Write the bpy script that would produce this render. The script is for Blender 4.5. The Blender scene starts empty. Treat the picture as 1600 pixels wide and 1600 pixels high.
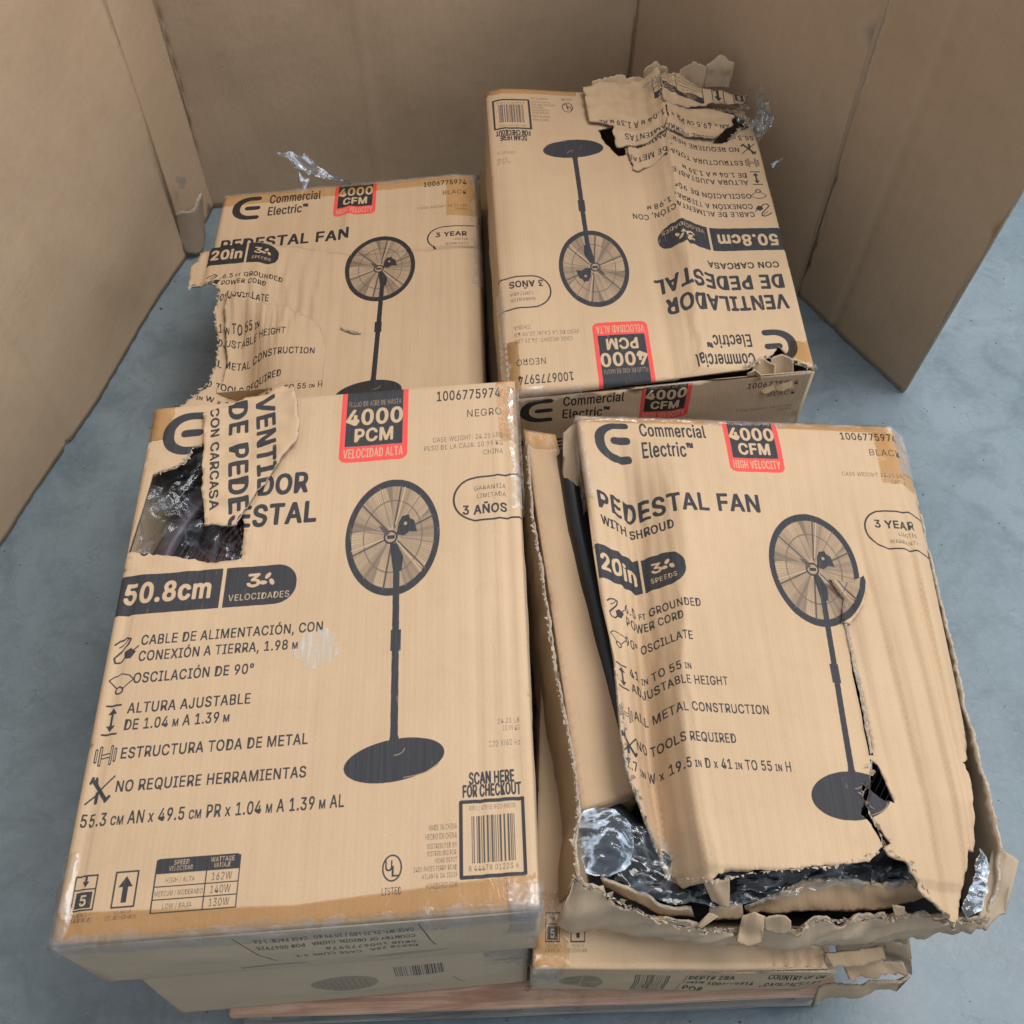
import bpy, bmesh, math, random, os
import numpy as np
from mathutils import Vector, noise
from mathutils.geometry import delaunay_2d_cdt

random.seed(7)
R = math.radians
S = bpy.context.scene
COL = S.collection

# ------------------------------------------------------------------ camera
CAM_H, PITCH, FOC = 1.85, 56.3, 1665.0
cam = bpy.data.cameras.new("camera")
cam.sensor_width = 36.0
cam.lens = FOC / 1600.0 * 36.0
cam.clip_start = 0.02
cam.clip_end = 200
camo = bpy.data.objects.new("camera", cam)
camo.location = (0, 0, CAM_H)
camo.rotation_euler = (R(90 - PITCH), 0, 0)
COL.objects.link(camo)
S.camera = camo

# ------------------------------------------------------------------ world and lamps
w = bpy.data.worlds.new("World")
S.world = w
w.use_nodes = True
wb = w.node_tree.nodes["Background"]
wb.inputs[0].default_value = (0.86, 0.93, 1.0, 1)
wb.inputs[1].default_value = 0.54


def area(name, loc, target, sx, sy, power, col):
    d = bpy.data.lights.new(name, 'AREA')
    d.shape = 'RECTANGLE'
    d.size, d.size_y = sx, sy
    d.energy = power
    d.color = col
    o = bpy.data.objects.new(name, d)
    o.location = loc
    v = Vector(target) - Vector(loc)
    o.rotation_euler = v.to_track_quat('-Z', 'Y').to_euler()
    COL.objects.link(o)
    return o


area("warehouse_lamp", (1.7, 1.5, 4.8), (0.1, 1.0, 0), 3.0, 2.0, 188, (1.0, 0.965, 0.92))
area("added_rear_light", (0.1, 4.6, 3.9), (0.1, 1.0, 0), 2.6, 1.0, 45, (1.0, 0.98, 0.96))  # extra light out of view, added for highlights on film and tape
area("dock_door_light", (4.6, 1.4, 3.4), (0.2, 1.0, 0.2), 2.5, 2.0, 85, (0.82, 0.91, 1.0))
S.view_settings.view_transform = 'Standard'
S.view_settings.look = 'None'
S.view_settings.exposure = 0.08
S.view_settings.gamma = 1.0
S.cycles.max_bounces = 8
S.cycles.transparent_max_bounces = 16

# ------------------------------------------------------------------ geometry helpers
_p = R(PITCH)
FWD = np.array([0, math.cos(_p), -math.sin(_p)])
UPV = np.array([0, math.sin(_p), math.cos(_p)])
RGT = np.array([1.0, 0, 0])


def at(px, py, z):
    """point of the place at height z seen at photograph pixel (px, py)"""
    d = FWD * FOC + RGT * (px - 800) - UPV * (py - 800)
    t = (z - CAM_H) / d[2]
    return np.array([0, 0, CAM_H]) + t * d


def aty(px, py, y):
    d = FWD * FOC + RGT * (px - 800) - UPV * (py - 800)
    t = y / d[1]
    return np.array([0, 0, CAM_H]) + t * d


def homography(src, dst):
    A = []
    for (x, y), (u, v) in zip(src, dst):
        A += [[x, y, 1, 0, 0, 0, -u * x, -u * y, -u], [0, 0, 0, x, y, 1, -v * x, -v * y, -v]]
    return np.linalg.svd(np.array(A, float))[2][-1].reshape(3, 3)


def hp(H, p):
    q = H @ np.array([p[0], p[1], 1.0])
    return (q[0] / q[2], q[1] / q[2])


def link(o, parent=None):
    COL.objects.link(o)
    if parent is not None:
        o.parent = parent
    return o


def empty(name, loc, label, cat, group=None):
    o = bpy.data.objects.new(name, None)
    o.empty_display_size = 0.1
    o.location = loc
    o['label'] = label
    o['category'] = cat
    if group:
        o['group'] = group
    COL.objects.link(o)
    bpy.context.view_layer.update()
    return o


def tag(o, label, cat, group=None):
    o['label'] = label
    o['category'] = cat
    if group:
        o['group'] = group
    return o


def mesh_obj(name, verts, faces, mats, parent=None, smooth=False, uvs=None):
    me = bpy.data.meshes.new(name)
    off = Vector(parent.location) if parent is not None and parent.parent is None else (
        Vector(parent.matrix_world.translation) if parent is not None else Vector((0, 0, 0)))
    me.from_pydata([tuple(Vector(v) - off) for v in verts], [], faces)
    for m in (mats if isinstance(mats, (list, tuple)) else [mats]):
        me.materials.append(m)
    if uvs is not None:
        uvl = me.uv_layers.new(name="UVMap")
        li = np.empty(len(me.loops), dtype=np.int32)
        me.loops.foreach_get("vertex_index", li)
        uvl.data.foreach_set("uv", np.asarray(uvs, float)[li].ravel())
    if smooth:
        me.polygons.foreach_set("use_smooth", [True] * len(me.polygons))
    me.update()
    o = bpy.data.objects.new(name, me)
    return link(o, parent)


def nz(x, y, z=0.0):
    return noise.noise(Vector((x, y, z)))


def ragged(pts, amp=3.0, step=6.0, closed=True, seed=0, flags=None):
    """resample a polygon with a torn, uneven outline; flags[i] says whether edge i is torn"""
    out = []
    n = len(pts)
    rng = random.Random(seed)
    for i in range(n if closed else n - 1):
        a, b = np.array(pts[i], float), np.array(pts[(i + 1) % n], float)
        out.append(tuple(a))
        if flags is not None and not flags[i]:
            continue
        L = np.hypot(*(b - a))
        k = int(L / step)
        if k < 2:
            continue
        nrm = np.array([-(b - a)[1], (b - a)[0]]) / L
        for j in range(1, k):
            t = (j + rng.uniform(-.3, .3)) / k
            q = a + (b - a) * t
            d = amp * (1.6 * nz(q[0] / 22, q[1] / 22, seed) + 0.8 * nz(q[0] / 6, q[1] / 6, seed + 5) + rng.uniform(-.35, .35))
            out.append(tuple(q + nrm * d))
    if not closed:
        out.append(tuple(pts[-1]))
    return out


def inside(poly, X, Y):
    c = np.zeros(X.shape, bool)
    n = len(poly)
    for i in range(n):
        x0, y0 = poly[i]
        x1, y1 = poly[(i + 1) % n]
        if y0 == y1:
            continue
        m = (y0 > Y) != (y1 > Y)
        c ^= m & (X < (x1 - x0) * (Y - y0) / (y1 - y0) + x0)
    return c


def segdist(poly, X, Y):
    D = np.full(X.shape, 1e9)
    n = len(poly)
    for i in range(n):
        a = np.array(poly[i]); b = np.array(poly[(i + 1) % n])
        d = b - a
        L2 = max(d @ d, 1e-12)
        t = np.clip(((X - a[0]) * d[0] + (Y - a[1]) * d[1]) / L2, 0, 1)
        D = np.minimum(D, np.hypot(X - a[0] - t * d[0], Y - a[1] - t * d[1]))
    return D


def sheet(name, outline, P, mats, parent=None, holes=(), gu=9.0, gv=14.0, thick=0.004, uv=None, smooth=True, extra_v=()):
    """a sheet of cardboard or film: outline in mm, P(u, v) -> world point"""
    polys = [outline] + list(holes)
    A = np.array(outline)
    us = np.arange(A[:, 0].min() + gu * .5, A[:, 0].max(), gu)
    vs = np.arange(A[:, 1].min() + gv * .5, A[:, 1].max(), gv)
    U, V = np.meshgrid(us, vs)
    V = V + (np.arange(len(us)) % 2)[None, :] * gv * .5
    U, V = U.ravel(), V.ravel()
    ins = inside(outline, U, V)
    for h in holes:
        ins &= ~inside(h, U, V)
    dd = np.min([segdist(p, U, V) for p in polys], axis=0)
    ins &= dd > min(gu, gv) * .3
    vin = [Vector((a, b)) for p in polys for a, b in p] + [Vector((a, b)) for a, b in zip(U[ins], V[ins])]
    edges = []
    k = 0
    for p in polys:
        m = len(p)
        edges += [(k + i, k + (i + 1) % m) for i in range(m)]
        k += m
    ov, oe, of, *_ = delaunay_2d_cdt(vin, edges, [], 0, 1e-5)
    cen = np.array([[sum(ov[i][0] for i in f) / len(f), sum(ov[i][1] for i in f) / len(f)] for f in of])
    keep = inside(outline, cen[:, 0], cen[:, 1])
    for h in holes:
        keep &= ~inside(h, cen[:, 0], cen[:, 1])
    faces = [tuple(reversed(f)) for f, kk in zip(of, keep) if kk]
    used = sorted({i for f in faces for i in f})
    rm = {i: j for j, i in enumerate(used)}
    faces = [tuple(rm[i] for i in f) for f in faces]
    uvc = [(ov[i][0], ov[i][1]) for i in used]
    verts = [P(a, b) for a, b in uvc]
    f_uv = uv or (lambda a, b: (a, b))
    uvs = [(lambda q: (q[0] / 1000.0, -q[1] / 1000.0))(f_uv(a, b)) for a, b in uvc]
    o = mesh_obj(name, verts, faces, mats, parent, smooth, uvs)
    if thick:
        md = o.modifiers.new("board", 'SOLIDIFY')
        md.thickness = thick
        md.offset = -1
        md.use_even_offset = False
        if isinstance(mats, (list, tuple)) and len(mats) > 1:
            md.material_offset_rim = 1
            md.material_offset = 2 if len(mats) > 2 else 0
    return o


def poly_at(poly, s):
    """point at fraction s of a 3D polyline (by index-uniform length)"""
    P = [np.array(p, float) for p in poly]
    L = [0.0]
    for a, b in zip(P, P[1:]):
        L.append(L[-1] + np.linalg.norm(b - a))
    x = min(max(s, 0.0), 1.0) * L[-1]
    for i in range(len(P) - 1):
        if x <= L[i + 1] or i == len(P) - 2:
            t = (x - L[i]) / max(L[i + 1] - L[i], 1e-9)
            return P[i] + (P[i + 1] - P[i]) * t


def loft(name, top, bot, mats, parent=None, torn_top=4, torn_bot=0, torn_ends=0, gu=9, gv=9, thick=.004, amp=.004, bulge=0.0, seed=1,
         bdir=(0, -1, 0), uv_off=(0, 0), profile=None, flip=False):
    """a strip of board hung between two 3D polylines"""
    Lt = sum(np.linalg.norm(np.array(b) - np.array(a)) for a, b in zip(top, top[1:])) * 1000
    W_ = np.linalg.norm(poly_at(top, .5) - poly_at(bot, .5)) * 1000
    bd = np.array(bdir, float)

    def P(u, v):
        s, t = u / Lt, v / W_
        a, b = poly_at(top, s), poly_at(bot, s)
        q = a + (b - a) * t
        n = nz(u / 45, v / 45, seed) * amp + nz(u / 14, v / 30, seed + 3) * amp * .35
        k = bulge * math.sin(math.pi * min(max(t, 0), 1))
        if profile:
            k += profile(s, t)
        return q + bd * (n + k)
    o = []
    n = max(2, int(Lt / 30))
    top_e = [(Lt * i / n, 0) for i in range(n + 1)]
    bot_e = [(Lt * i / n, W_) for i in range(n, -1, -1)]
    pts = (ragged(top_e, torn_top, 5, False, seed) if torn_top else top_e) + \
          (ragged(bot_e, torn_bot, 5, False, seed + 1) if torn_bot else bot_e)
    pts = [(a, min(max(b, -torn_top * 3), W_ + torn_bot * 3)) for a, b in pts]
    if flip:
        P0 = P
    ob = sheet(name, pts, P, mats, parent, gu=gu, gv=gv, thick=thick, uv=lambda a, b: (a + uv_off[0], b + uv_off[1]))
    if flip:
        ob.data.flip_normals()
    return ob


def tube(name, path, rad, mat, parent=None, seg=8, closed=False):
    vs, fs = [], []
    P = [Vector(p) for p in path]
    n = len(P)
    for i in range(n):
        if closed:
            d = P[(i + 1) % n] - P[i - 1]
        else:
            d = P[min(i + 1, n - 1)] - P[max(i - 1, 0)]
        d.normalize()
        a = d.cross(Vector((0, 0, 1)))
        if a.length < 1e-3:
            a = d.cross(Vector((0, 1, 0)))
        a.normalize()
        b = d.cross(a)
        for k in range(seg):
            t = 2 * math.pi * k / seg
            vs.append(P[i] + (a * math.cos(t) + b * math.sin(t)) * rad)
    for i in range(n if closed else n - 1):
        for k in range(seg):
            j = (i + 1) % n
            fs.append((i * seg + k, i * seg + (k + 1) % seg, j * seg + (k + 1) % seg, j * seg + k))
    return vs, fs


class Joined:
    def __init__(s):
        s.v, s.f = [], []

    def add(s, vf):
        k = len(s.v)
        s.v += list(vf[0])
        s.f += [tuple(i + k for i in f) for f in vf[1]]

    def build(s, name, mat, parent=None, smooth=True):
        return mesh_obj(name, s.v, s.f, mat, parent, smooth, uvs=[(p[0], p[1]) for p in s.v])


def board(name, c, size, mat, parent, rz=0.0, seed=0):
    """a sawn plank with softened, slightly uneven edges"""
    bm = bmesh.new()
    bmesh.ops.create_cube(bm, size=1)
    for v in bm.verts:
        v.co = Vector((v.co.x * size[0], v.co.y * size[1], v.co.z * size[2]))
    long_ax = 0 if size[0] > size[1] else 1
    cuts = [e for e in bm.edges if abs((e.verts[0].co - e.verts[1].co)[long_ax]) > .05]
    bmesh.ops.subdivide_edges(bm, edges=cuts, cuts=10, use_grid_fill=True)
    bmesh.ops.bevel(bm, geom=[e for e in bm.edges if e.is_manifold and e.calc_face_angle(0) > .5], offset=.002, segments=2, affect='EDGES')
    rnd = random.Random(seed)
    for v in bm.verts:
        v.co += Vector((0, nz(v.co.x * 9 + seed, v.co.y * 9, seed) * .002, nz(v.co.x * 5, seed, v.co.y * 5) * .0015))
    me = bpy.data.meshes.new(name)
    bm.to_mesh(me)
    bm.free()
    me.materials.append(mat)
    o = bpy.data.objects.new(name, me)
    o.location = Vector(c) - Vector(parent.location)
    o.rotation_euler = (0, 0, rz)
    return link(o, parent)


# ------------------------------------------------------------------ flat print, drawn in millimetres
FONT = {}
# a plain grotesque that ships with Blender; the built-in font is used where it is missing
try:
    FACE = bpy.data.fonts.load(os.path.join(bpy.utils.resource_path('LOCAL'), "datafiles", "fonts", "Inter.woff2"))
except Exception:
    FACE = None


def glyphs(s, bold):
    key = (s, bold)
    if key in FONT:
        return FONT[key]
    cu = bpy.data.curves.new("lettering", 'FONT')
    cu.body = s
    if FACE is not None:
        cu.font = FACE
    cu.size = 1
    cu.resolution_u = 3
    cu.space_character = 1.07
    cu.offset = bold
    ob = bpy.data.objects.new("lettering", cu)
    me = ob.to_mesh()
    me.calc_loop_triangles()
    co = np.empty(len(me.vertices) * 3)
    me.vertices.foreach_get("co", co)
    co = co.reshape(-1, 3)[:, :2]
    tr = np.empty(len(me.loop_triangles) * 3, dtype=np.int32)
    me.loop_triangles.foreach_get("vertices", tr)
    out = co[tr].reshape(-1, 3, 2) if len(tr) else np.zeros((0, 3, 2))
    ob.to_mesh_clear()
    bpy.data.objects.remove(ob)
    bpy.data.curves.remove(cu)
    FONT[key] = out
    return out


CAP = None


class Print:
    K = 2.8

    def __init__(s, w_, h_):
        s.w, s.h = w_, h_
        s.W, s.H = int(w_ * s.K), int(h_ * s.K)
        s.a = np.zeros((s.H, s.W, 3), np.float32)

    def _box(s, x0, y0, x1, y1):
        i0, i1 = max(0, int(math.floor(y0 * s.K))), min(s.H, int(math.ceil(y1 * s.K)) + 1)
        j0, j1 = max(0, int(math.floor(x0 * s.K))), min(s.W, int(math.ceil(x1 * s.K)) + 1)
        if i1 <= i0 or j1 <= j0:
            return None
        X, Y = np.meshgrid((np.arange(j0, j1) + .5) / s.K, (np.arange(i0, i1) + .5) / s.K)
        return slice(i0, i1), slice(j0, j1), X, Y

    def put(s, sl, m, ch, val):
        sub = s.a[sl[0], sl[1], ch]
        sub[m] = val

    def poly(s, pts, ch=0, val=1.0):
        A = np.array(pts)
        b = s._box(A[:, 0].min(), A[:, 1].min(), A[:, 0].max(), A[:, 1].max())
        if b:
            s.put(b, inside(pts, b[2], b[3]), ch, val)

    def rect(s, x0, y0, x1, y1, ch=0, val=1.0, r=0.0, corners=(1, 1, 1, 1)):
        b = s._box(x0, y0, x1, y1)
        if not b:
            return
        X, Y = b[2], b[3]
        m = (X >= x0) & (X <= x1) & (Y >= y0) & (Y <= y1)
        if r:
            for k, (cx, cy, sx, sy) in enumerate(((x0 + r, y0 + r, -1, -1), (x1 - r, y0 + r, 1, -1), (x1 - r, y1 - r, 1, 1), (x0 + r, y1 - r, -1, 1))):
                if corners[k]:
                    m &= ~(((X - cx) * sx > 0) & ((Y - cy) * sy > 0) & (np.hypot(X - cx, Y - cy) > r))
        s.put(b, m, ch, val)

    def frame(s, x0, y0, x1, y1, t, r=0.0, ch=0, val=1.0):
        s.line([(x0, y0), (x1, y0), (x1, y1), (x0, y1), (x0, y0)], t, ch, val)

    def ell(s, cx, cy, rx, ry, ch=0, val=1.0, rot=0.0):
        m_ = max(rx, ry)
        b = s._box(cx - m_, cy - m_, cx + m_, cy + m_)
        X, Y = b[2] - cx, b[3] - cy
        c, t = math.cos(rot), math.sin(rot)
        s.put(b, ((X * c + Y * t) / rx) ** 2 + ((-X * t + Y * c) / ry) ** 2 <= 1, ch, val)

    def line(s, pts, t, ch=0, val=1.0):
        for a, b_ in zip(pts, pts[1:]):
            b = s._box(min(a[0], b_[0]) - t, min(a[1], b_[1]) - t, max(a[0], b_[0]) + t, max(a[1], b_[1]) + t)
            if b:
                s.put(b, segdist([a, b_], b[2], b[3]) <= t / 2, ch, val)

    def text(s, body, x0, yb, width, cap, ch=0, val=1.0, bold=0.012, align='l', small=False, clear=None, flip=False):
        """yb is the baseline; width None keeps natural proportions; small draws lower case as small capitals"""
        global CAP
        if CAP is None:
            g = glyphs("H", 0)
            CAP = g[:, :, 1].max() - g[:, :, 1].min()
        runs = []
        if small:
            cur = ''
            for c in body:
                if cur and c != ' ' and (c.islower() != cur.rstrip()[-1:].islower()):
                    runs.append(cur)
                    cur = ''
                cur += c
            runs.append(cur)
        else:
            runs = [body]
        x = 0.0
        tris = []
        for r_ in runs:
            k = .68 if (small and r_.strip().islower()) else 1.0
            txt = r_.upper() if small else r_
            g = glyphs(txt.rstrip(), 0.0)
            if len(g):
                tris.append(g * k + np.array([x, 0]))
                x += (g[:, :, 0].max()) * k + .06
            if txt.endswith(' '):
                x += .22
        T = np.concatenate(tris)
        xmin, xmax = T[:, :, 0].min(), T[:, :, 0].max()
        ky = cap / CAP
        kx = ky * .92 if width is None else width / (xmax - xmin)
        Wd = (xmax - xmin) * kx
        xo = x0 if align == 'l' else (x0 - Wd if align == 'r' else x0 - Wd / 2)
        T = np.stack([(T[:, :, 0] - xmin) * kx + xo, yb - T[:, :, 1] * ky], axis=2)
        if flip:
            cxx, cyy = xo + Wd / 2, yb - cap / 2
            T = np.stack([2 * cxx - T[:, :, 0], 2 * cyy - T[:, :, 1]], axis=2)
        pad = 5.0
        full = s._box(T[:, :, 0].min() - pad, T[:, :, 1].min() - pad, T[:, :, 0].max() + pad, T[:, :, 1].max() + pad)
        mask = np.zeros((s.H, s.W), bool) if full is None else None
        if full is None:
            return
        mask = np.zeros((full[0].stop - full[0].start, full[1].stop - full[1].start), bool)
        oy, ox = full[0].start, full[1].start
        for t in T:
            b = s._box(t[:, 0].min(), t[:, 1].min(), t[:, 0].max(), t[:, 1].max())
            if not b:
                continue
            X, Y = b[2], b[3]
            d = [(t[(i + 1) % 3, 0] - t[i, 0]) * (Y - t[i, 1]) - (t[(i + 1) % 3, 1] - t[i, 1]) * (X - t[i, 0]) for i in range(3)]
            m = ((d[0] >= 0) & (d[1] >= 0) & (d[2] >= 0)) | ((d[0] <= 0) & (d[1] <= 0) & (d[2] <= 0))
            mask[b[0].start - oy:b[0].stop - oy, b[1].start - ox:b[1].stop - ox] |= m
        rad = max(0.0, bold) * ky * s.K * 1.25
        if rad >= .5:
            out = mask.copy()
            k = int(math.ceil(rad))
            for dy in range(-k, k + 1):
                for dx in range(-k, k + 1):
                    if 0 < dx * dx + dy * dy <= rad * rad + .3:
                        out |= np.roll(np.roll(mask, dy, 0), dx, 1)
            mask = out
        for c_ in ([ch] if isinstance(ch, int) else ch):
            s.a[full[0], full[1], c_][mask] = val

    def image(s, name):
        im = bpy.data.images.new(name, s.W, s.H, alpha=False, float_buffer=False)
        im.colorspace_settings.name = 'Non-Color'
        rgba = np.ones((s.H, s.W, 4), np.float32)
        # soften the print a little, as ink on rough board
        a = s.a
        b = a.copy()
        b[1:] += a[:-1]; b[:-1] += a[1:]; b[:, 1:] += a[:, :-1]; b[:, :-1] += a[:, 1:]
        rgba[:, :, :3] = b / 5.0
        im.pixels.foreach_set(rgba[::-1].ravel())
        im.pack()
        return im


def draw_logo(p, x, y, sx=1.0, sy=1.0):
    # a rounded C round a short bar
    t = 14 * sy
    p.rect(x, y, x + 61 * sx, y + 82 * sy, r=38 * min(sx, sy), corners=(1, 0, 0, 1))
    p.rect(x + 17 * sx, y + t, x + 62 * sx, y + 82 * sy - t, val=0, r=24 * min(sx, sy), corners=(1, 0, 0, 1))
    p.rect(x + 27 * sx, y + 34 * sy, x + 61 * sx, y + 48 * sy, r=6.5 * sy)
    for yy in (0, 68):
        p.rect(x + 54 * sx, y + yy * sy, x + 63 * sx, y + yy * sy + t, val=0)
        p.rect(x + 45 * sx, y + yy * sy, x + 61 * sx, y + yy * sy + t, r=6 * sy, corners=(0, 1, 1, 0))


def draw_badge(p, x0, x1, y1, top, l2, l3):
    W_ = x1 - x0
    p.rect(x0, -12, x1, y1, ch=1, r=12, corners=(0, 0, 1, 1))
    yb = y1 - 30
    p.rect(x0 + 8, -12, x1 - 8, yb, ch=0)
    p.rect(x0 + 8, -12, x1 - 8, yb, ch=1, val=0)
    p.text(top, (x0 + x1) / 2, yb - 78, W_ - 22, 10, val=.45, bold=.0, align='c')
    p.text("4000", (x0 + x1) / 2, yb - 42, W_ - 19, 29, val=0, bold=.02, align='c')
    p.text(l2, (x0 + x1) / 2, yb - 9, W_ * .55, 24, val=0, bold=.02, align='c')
    p.text(l3, (x0 + x1) / 2, y1 - 8, W_ - 14, 17, ch=1, val=.15, bold=.01, align='c')


def draw_fan(p, cx, cy, rx, ry, base, px_bot):
    b = p._box(cx - rx, cy - ry, cx + rx, cy + ry)
    X, Y = (b[2] - cx) / rx, (b[3] - cy) / ry
    rr = np.hypot(X, Y)
    th = np.arctan2(Y, X)
    sub = p.a[b[0], b[1], 0]
    inn = rr < .93
    sw = np.mod(th * 5 / (2 * math.pi) + .2 + rr * .25, 1)
    blades = .62 - .50 * sw + .10 * np.sin(th * 11 + 2) + .06 * np.sin(th * 37)
    sub[inn] = np.clip(blades, 0.08, .7)[inn]
    wires = inn & (np.abs(np.mod(th * 110 / (2 * math.pi), 1) - .5) < .16 / np.maximum(rr, .2)) & (rr > .18)
    sub[wires] = np.maximum(sub[wires], .42)
    rings = inn & (np.abs(np.mod(rr * 19, 1) - .5) < .07)
    sub[rings] = np.maximum(sub[rings], .36)
    for q in (.62,):
        m = inn & (np.abs(rr - q) < .012)
        sub[m] = .75
    sub[(rr >= .875) & (rr <= 1)] = 1.0
    # broad struts from hub to rim
    for k in range(12):
        a = k * math.pi / 6 + .18
        p.line([(cx + math.cos(a) * rx * .15, cy + math.sin(a) * ry * .15), (cx + math.cos(a) * rx * .9, cy + math.sin(a) * ry * .9)],
               2.6 if k % 2 else 1.4, val=.92 if k % 2 else .7)
        if k % 4 == 1:
            p.line([(cx + math.cos(a + .1) * rx * .2, cy + math.sin(a + .1) * ry * .2), (cx + math.cos(a + .1) * rx * .88, cy + math.sin(a + .1) * ry * .88)], 1.6, val=.03)
    p.ell(cx - 3, cy + 2, rx * .15, ry * .12, val=1)
    p.ell(cx - 3, cy + 2, rx * .11, ry * .085, val=.35)
    p.rect(cx - 8, cy - 1, cx + 3, cy + 5, val=1)
    p.poly([(cx + 8, cy - 22), (cx + 13, cy - 33), (cx + 23, cy - 35), (cx + 24, cy - 29), (cx + 31, cy - 24), (cx + 35, cy - 4), (cx + 24, cy - 6), (cx + 16, cy + 1), (cx + 5, cy - 2)], val=1)
    p.poly([(cx - 22, cy - 20), (cx - 14, cy - 16), (cx - 4, cy - 4), (cx - 10, cy)], val=.9)
    p.ell(cx + 18, cy - 20, 2.5, 3, val=.3)
    p.poly([(cx - 4, cy + 14), (cx + 6, cy + 12), (cx + 16, cy + 36), (cx + 14, cy + 60), (cx + 2, cy + 60), (cx - 2, cy + 30)], val=1)
    bx, by, brx, bry = base
    xb = px_bot
    p.poly([(cx + 2, cy + 36), (cx + 11, cy + 36), (xb + 5, by - bry * .7), (xb - 5, by - bry * .7)], val=1)
    mx, my = cx + (xb - cx) * .56 + 3, cy + (by - bry - cy) * .55
    p.poly([(mx - 7, my - 18), (mx + 7, my - 18), (mx + 7, my + 14), (mx - 7, my + 14)], val=1)
    p.poly([(xb - 8, by - bry * .65), (xb - 5, by - bry - 6), (xb + 5, by - bry - 6), (xb + 9, by - bry * .65)], val=1)
    p.ell(bx, by, brx, bry, rot=-.12, val=1)
    n = 14
    arc = [(bx + brx * .9 * math.cos(a), by + 4 + bry * .72 * math.sin(a)) for a in np.linspace(.15, 1.35, n)]
    p.line(arc, 1.1, val=.45)
    arc = [(xb + 14 * math.cos(a), by - bry * .55 + 9 * math.sin(a)) for a in np.linspace(.1, 1.5, 8)]
    p.line(arc, 1.0, val=.4)


def draw_icon(p, kind, x, y, s=1.0):
    def q(pts):
        return [(x + a * s, y + b * s) for a, b in pts]
    if kind == 'cord':
        p.line(q([(0, 10), (6, 4), (14, 0), (20, 2), (18, 10), (8, 22), (2, 30), (4, 37), (12, 36), (20, 26)]), 2.6 * s)
        p.line(q([(6, 14), (14, 7), (17, 2)]), 1.6 * s)
        p.poly(q([(14, 22), (22, 16), (30, 22), (24, 32), (16, 32)]))
        p.line(q([(26, 20), (32, 14)]), 2 * s)
    elif kind == 'osc':
        p.line(q([(0, 10), (6, 4), (16, 1), (26, 4), (32, 10), (20, 22), (12, 22), (0, 10)]), 1.8 * s)
        p.ell(x + 15 * s, y + 25 * s, 6 * s, 6 * s)
        p.ell(x + 15 * s, y + 25 * s, 3.6 * s, 3.6 * s, val=0)
    elif kind == 'height':
        p.line(q([(4, 0), (22, 0)]), 3 * s)
        p.line(q([(4, 40), (22, 40)]), 3 * s)
        p.line(q([(13, 8), (13, 32)]), 3.4 * s)
        p.poly(q([(13, 3), (19, 12), (7, 12)]))
        p.poly(q([(13, 37), (19, 28), (7, 28)]))
    elif kind == 'metal':
        for xx in (3, 8, 22, 27):
            h = 12 if xx in (8, 22) else 8
            p.line(q([(xx, 14 - h), (xx, 14 + h)]), 3.6 * s)
            p.line(q([(xx, 15 - h), (xx, 13 + h)]), 1.2 * s, val=0)
        p.line(q([(10, 12), (20, 12)]), 1.6 * s)
        p.line(q([(10, 17), (20, 17)]), 1.6 * s)
    elif kind == 'tools':
        p.line(q([(0, 36), (31, 2)]), 2.2 * s)
        p.line(q([(5, 6), (24, 32)]), 5 * s)
        p.line(q([(2, 9), (4, 2)]), 3.4 * s)
        p.line(q([(8, 2), (9, 8)]), 3 * s)
        p.line(q([(24, 34), (28, 28)]), 4 * s)
        p.line(q([(12, 34), (12, 22)]), 5 * s)


def draw_bars(p, x0, x1, y0, y1, seed=3):
    rnd = random.Random(seed)
    x = x0
    while x < x1:
        wd = rnd.choice((1.0, 1.0, 1.6, 2.4))
        p.rect(x, y0, min(x + wd, x1), y1, val=.9)
        x += wd + rnd.choice((.8, 1.0, 1.6, 2.4))


def draw_frame_block(p, scan=True):
    if scan:
        p.text("SCAN HERE", 516, 655, 56, 15, bold=.021, align='c')
        p.text("FOR CHECKOUT", 516, 671, 72, 15, bold=.021, align='c')
    p.frame(477, 677, 554, 768, 4.4)
    p.text("MODEL / MODELO: BFS20-HVB20W", 516, 688, 58, 6, val=.9, align='c')
    draw_bars(p, 490, 543, 695, 752)
    p.text("8 44478 01223 6", 516, 761, 60, 6.5, val=.9, align='c')
    for i, (t, x) in enumerate((("MADE IN CHINA", 438), ("HECHO EN CHINA", 434))):
        p.text(t, 472, 709 + i * 11, 34 + i * 4, 7, val=.92, align='r')
    for i, (t, wd) in enumerate((("DISTRIBUTED BY", 36), ("DISTRIBUIDO POR:", 36), ("HOME DEPOT", 26), ("2455 PACES FERRY ROAD", 52), ("ATLANTA, GA 30339", 42))):
        p.text(t, 472, 731 + i * 8.8, wd, 6, val=.92, align='r')
    p.text("HOMEDEPOT.COM", 472, 778, 37, 6.5, val=.92, align='r')
    p.ell(394, 750, 12, 16)
    p.ell(394, 750, 10, 14, val=0)
    p.text("U", 386, 753, 8, 12, bold=.02)
    p.text("L", 394, 760, 8, 12, bold=.02)
    p.text("LISTED", 394, 781, 23, 8.5, bold=.01, align='c')


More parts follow.
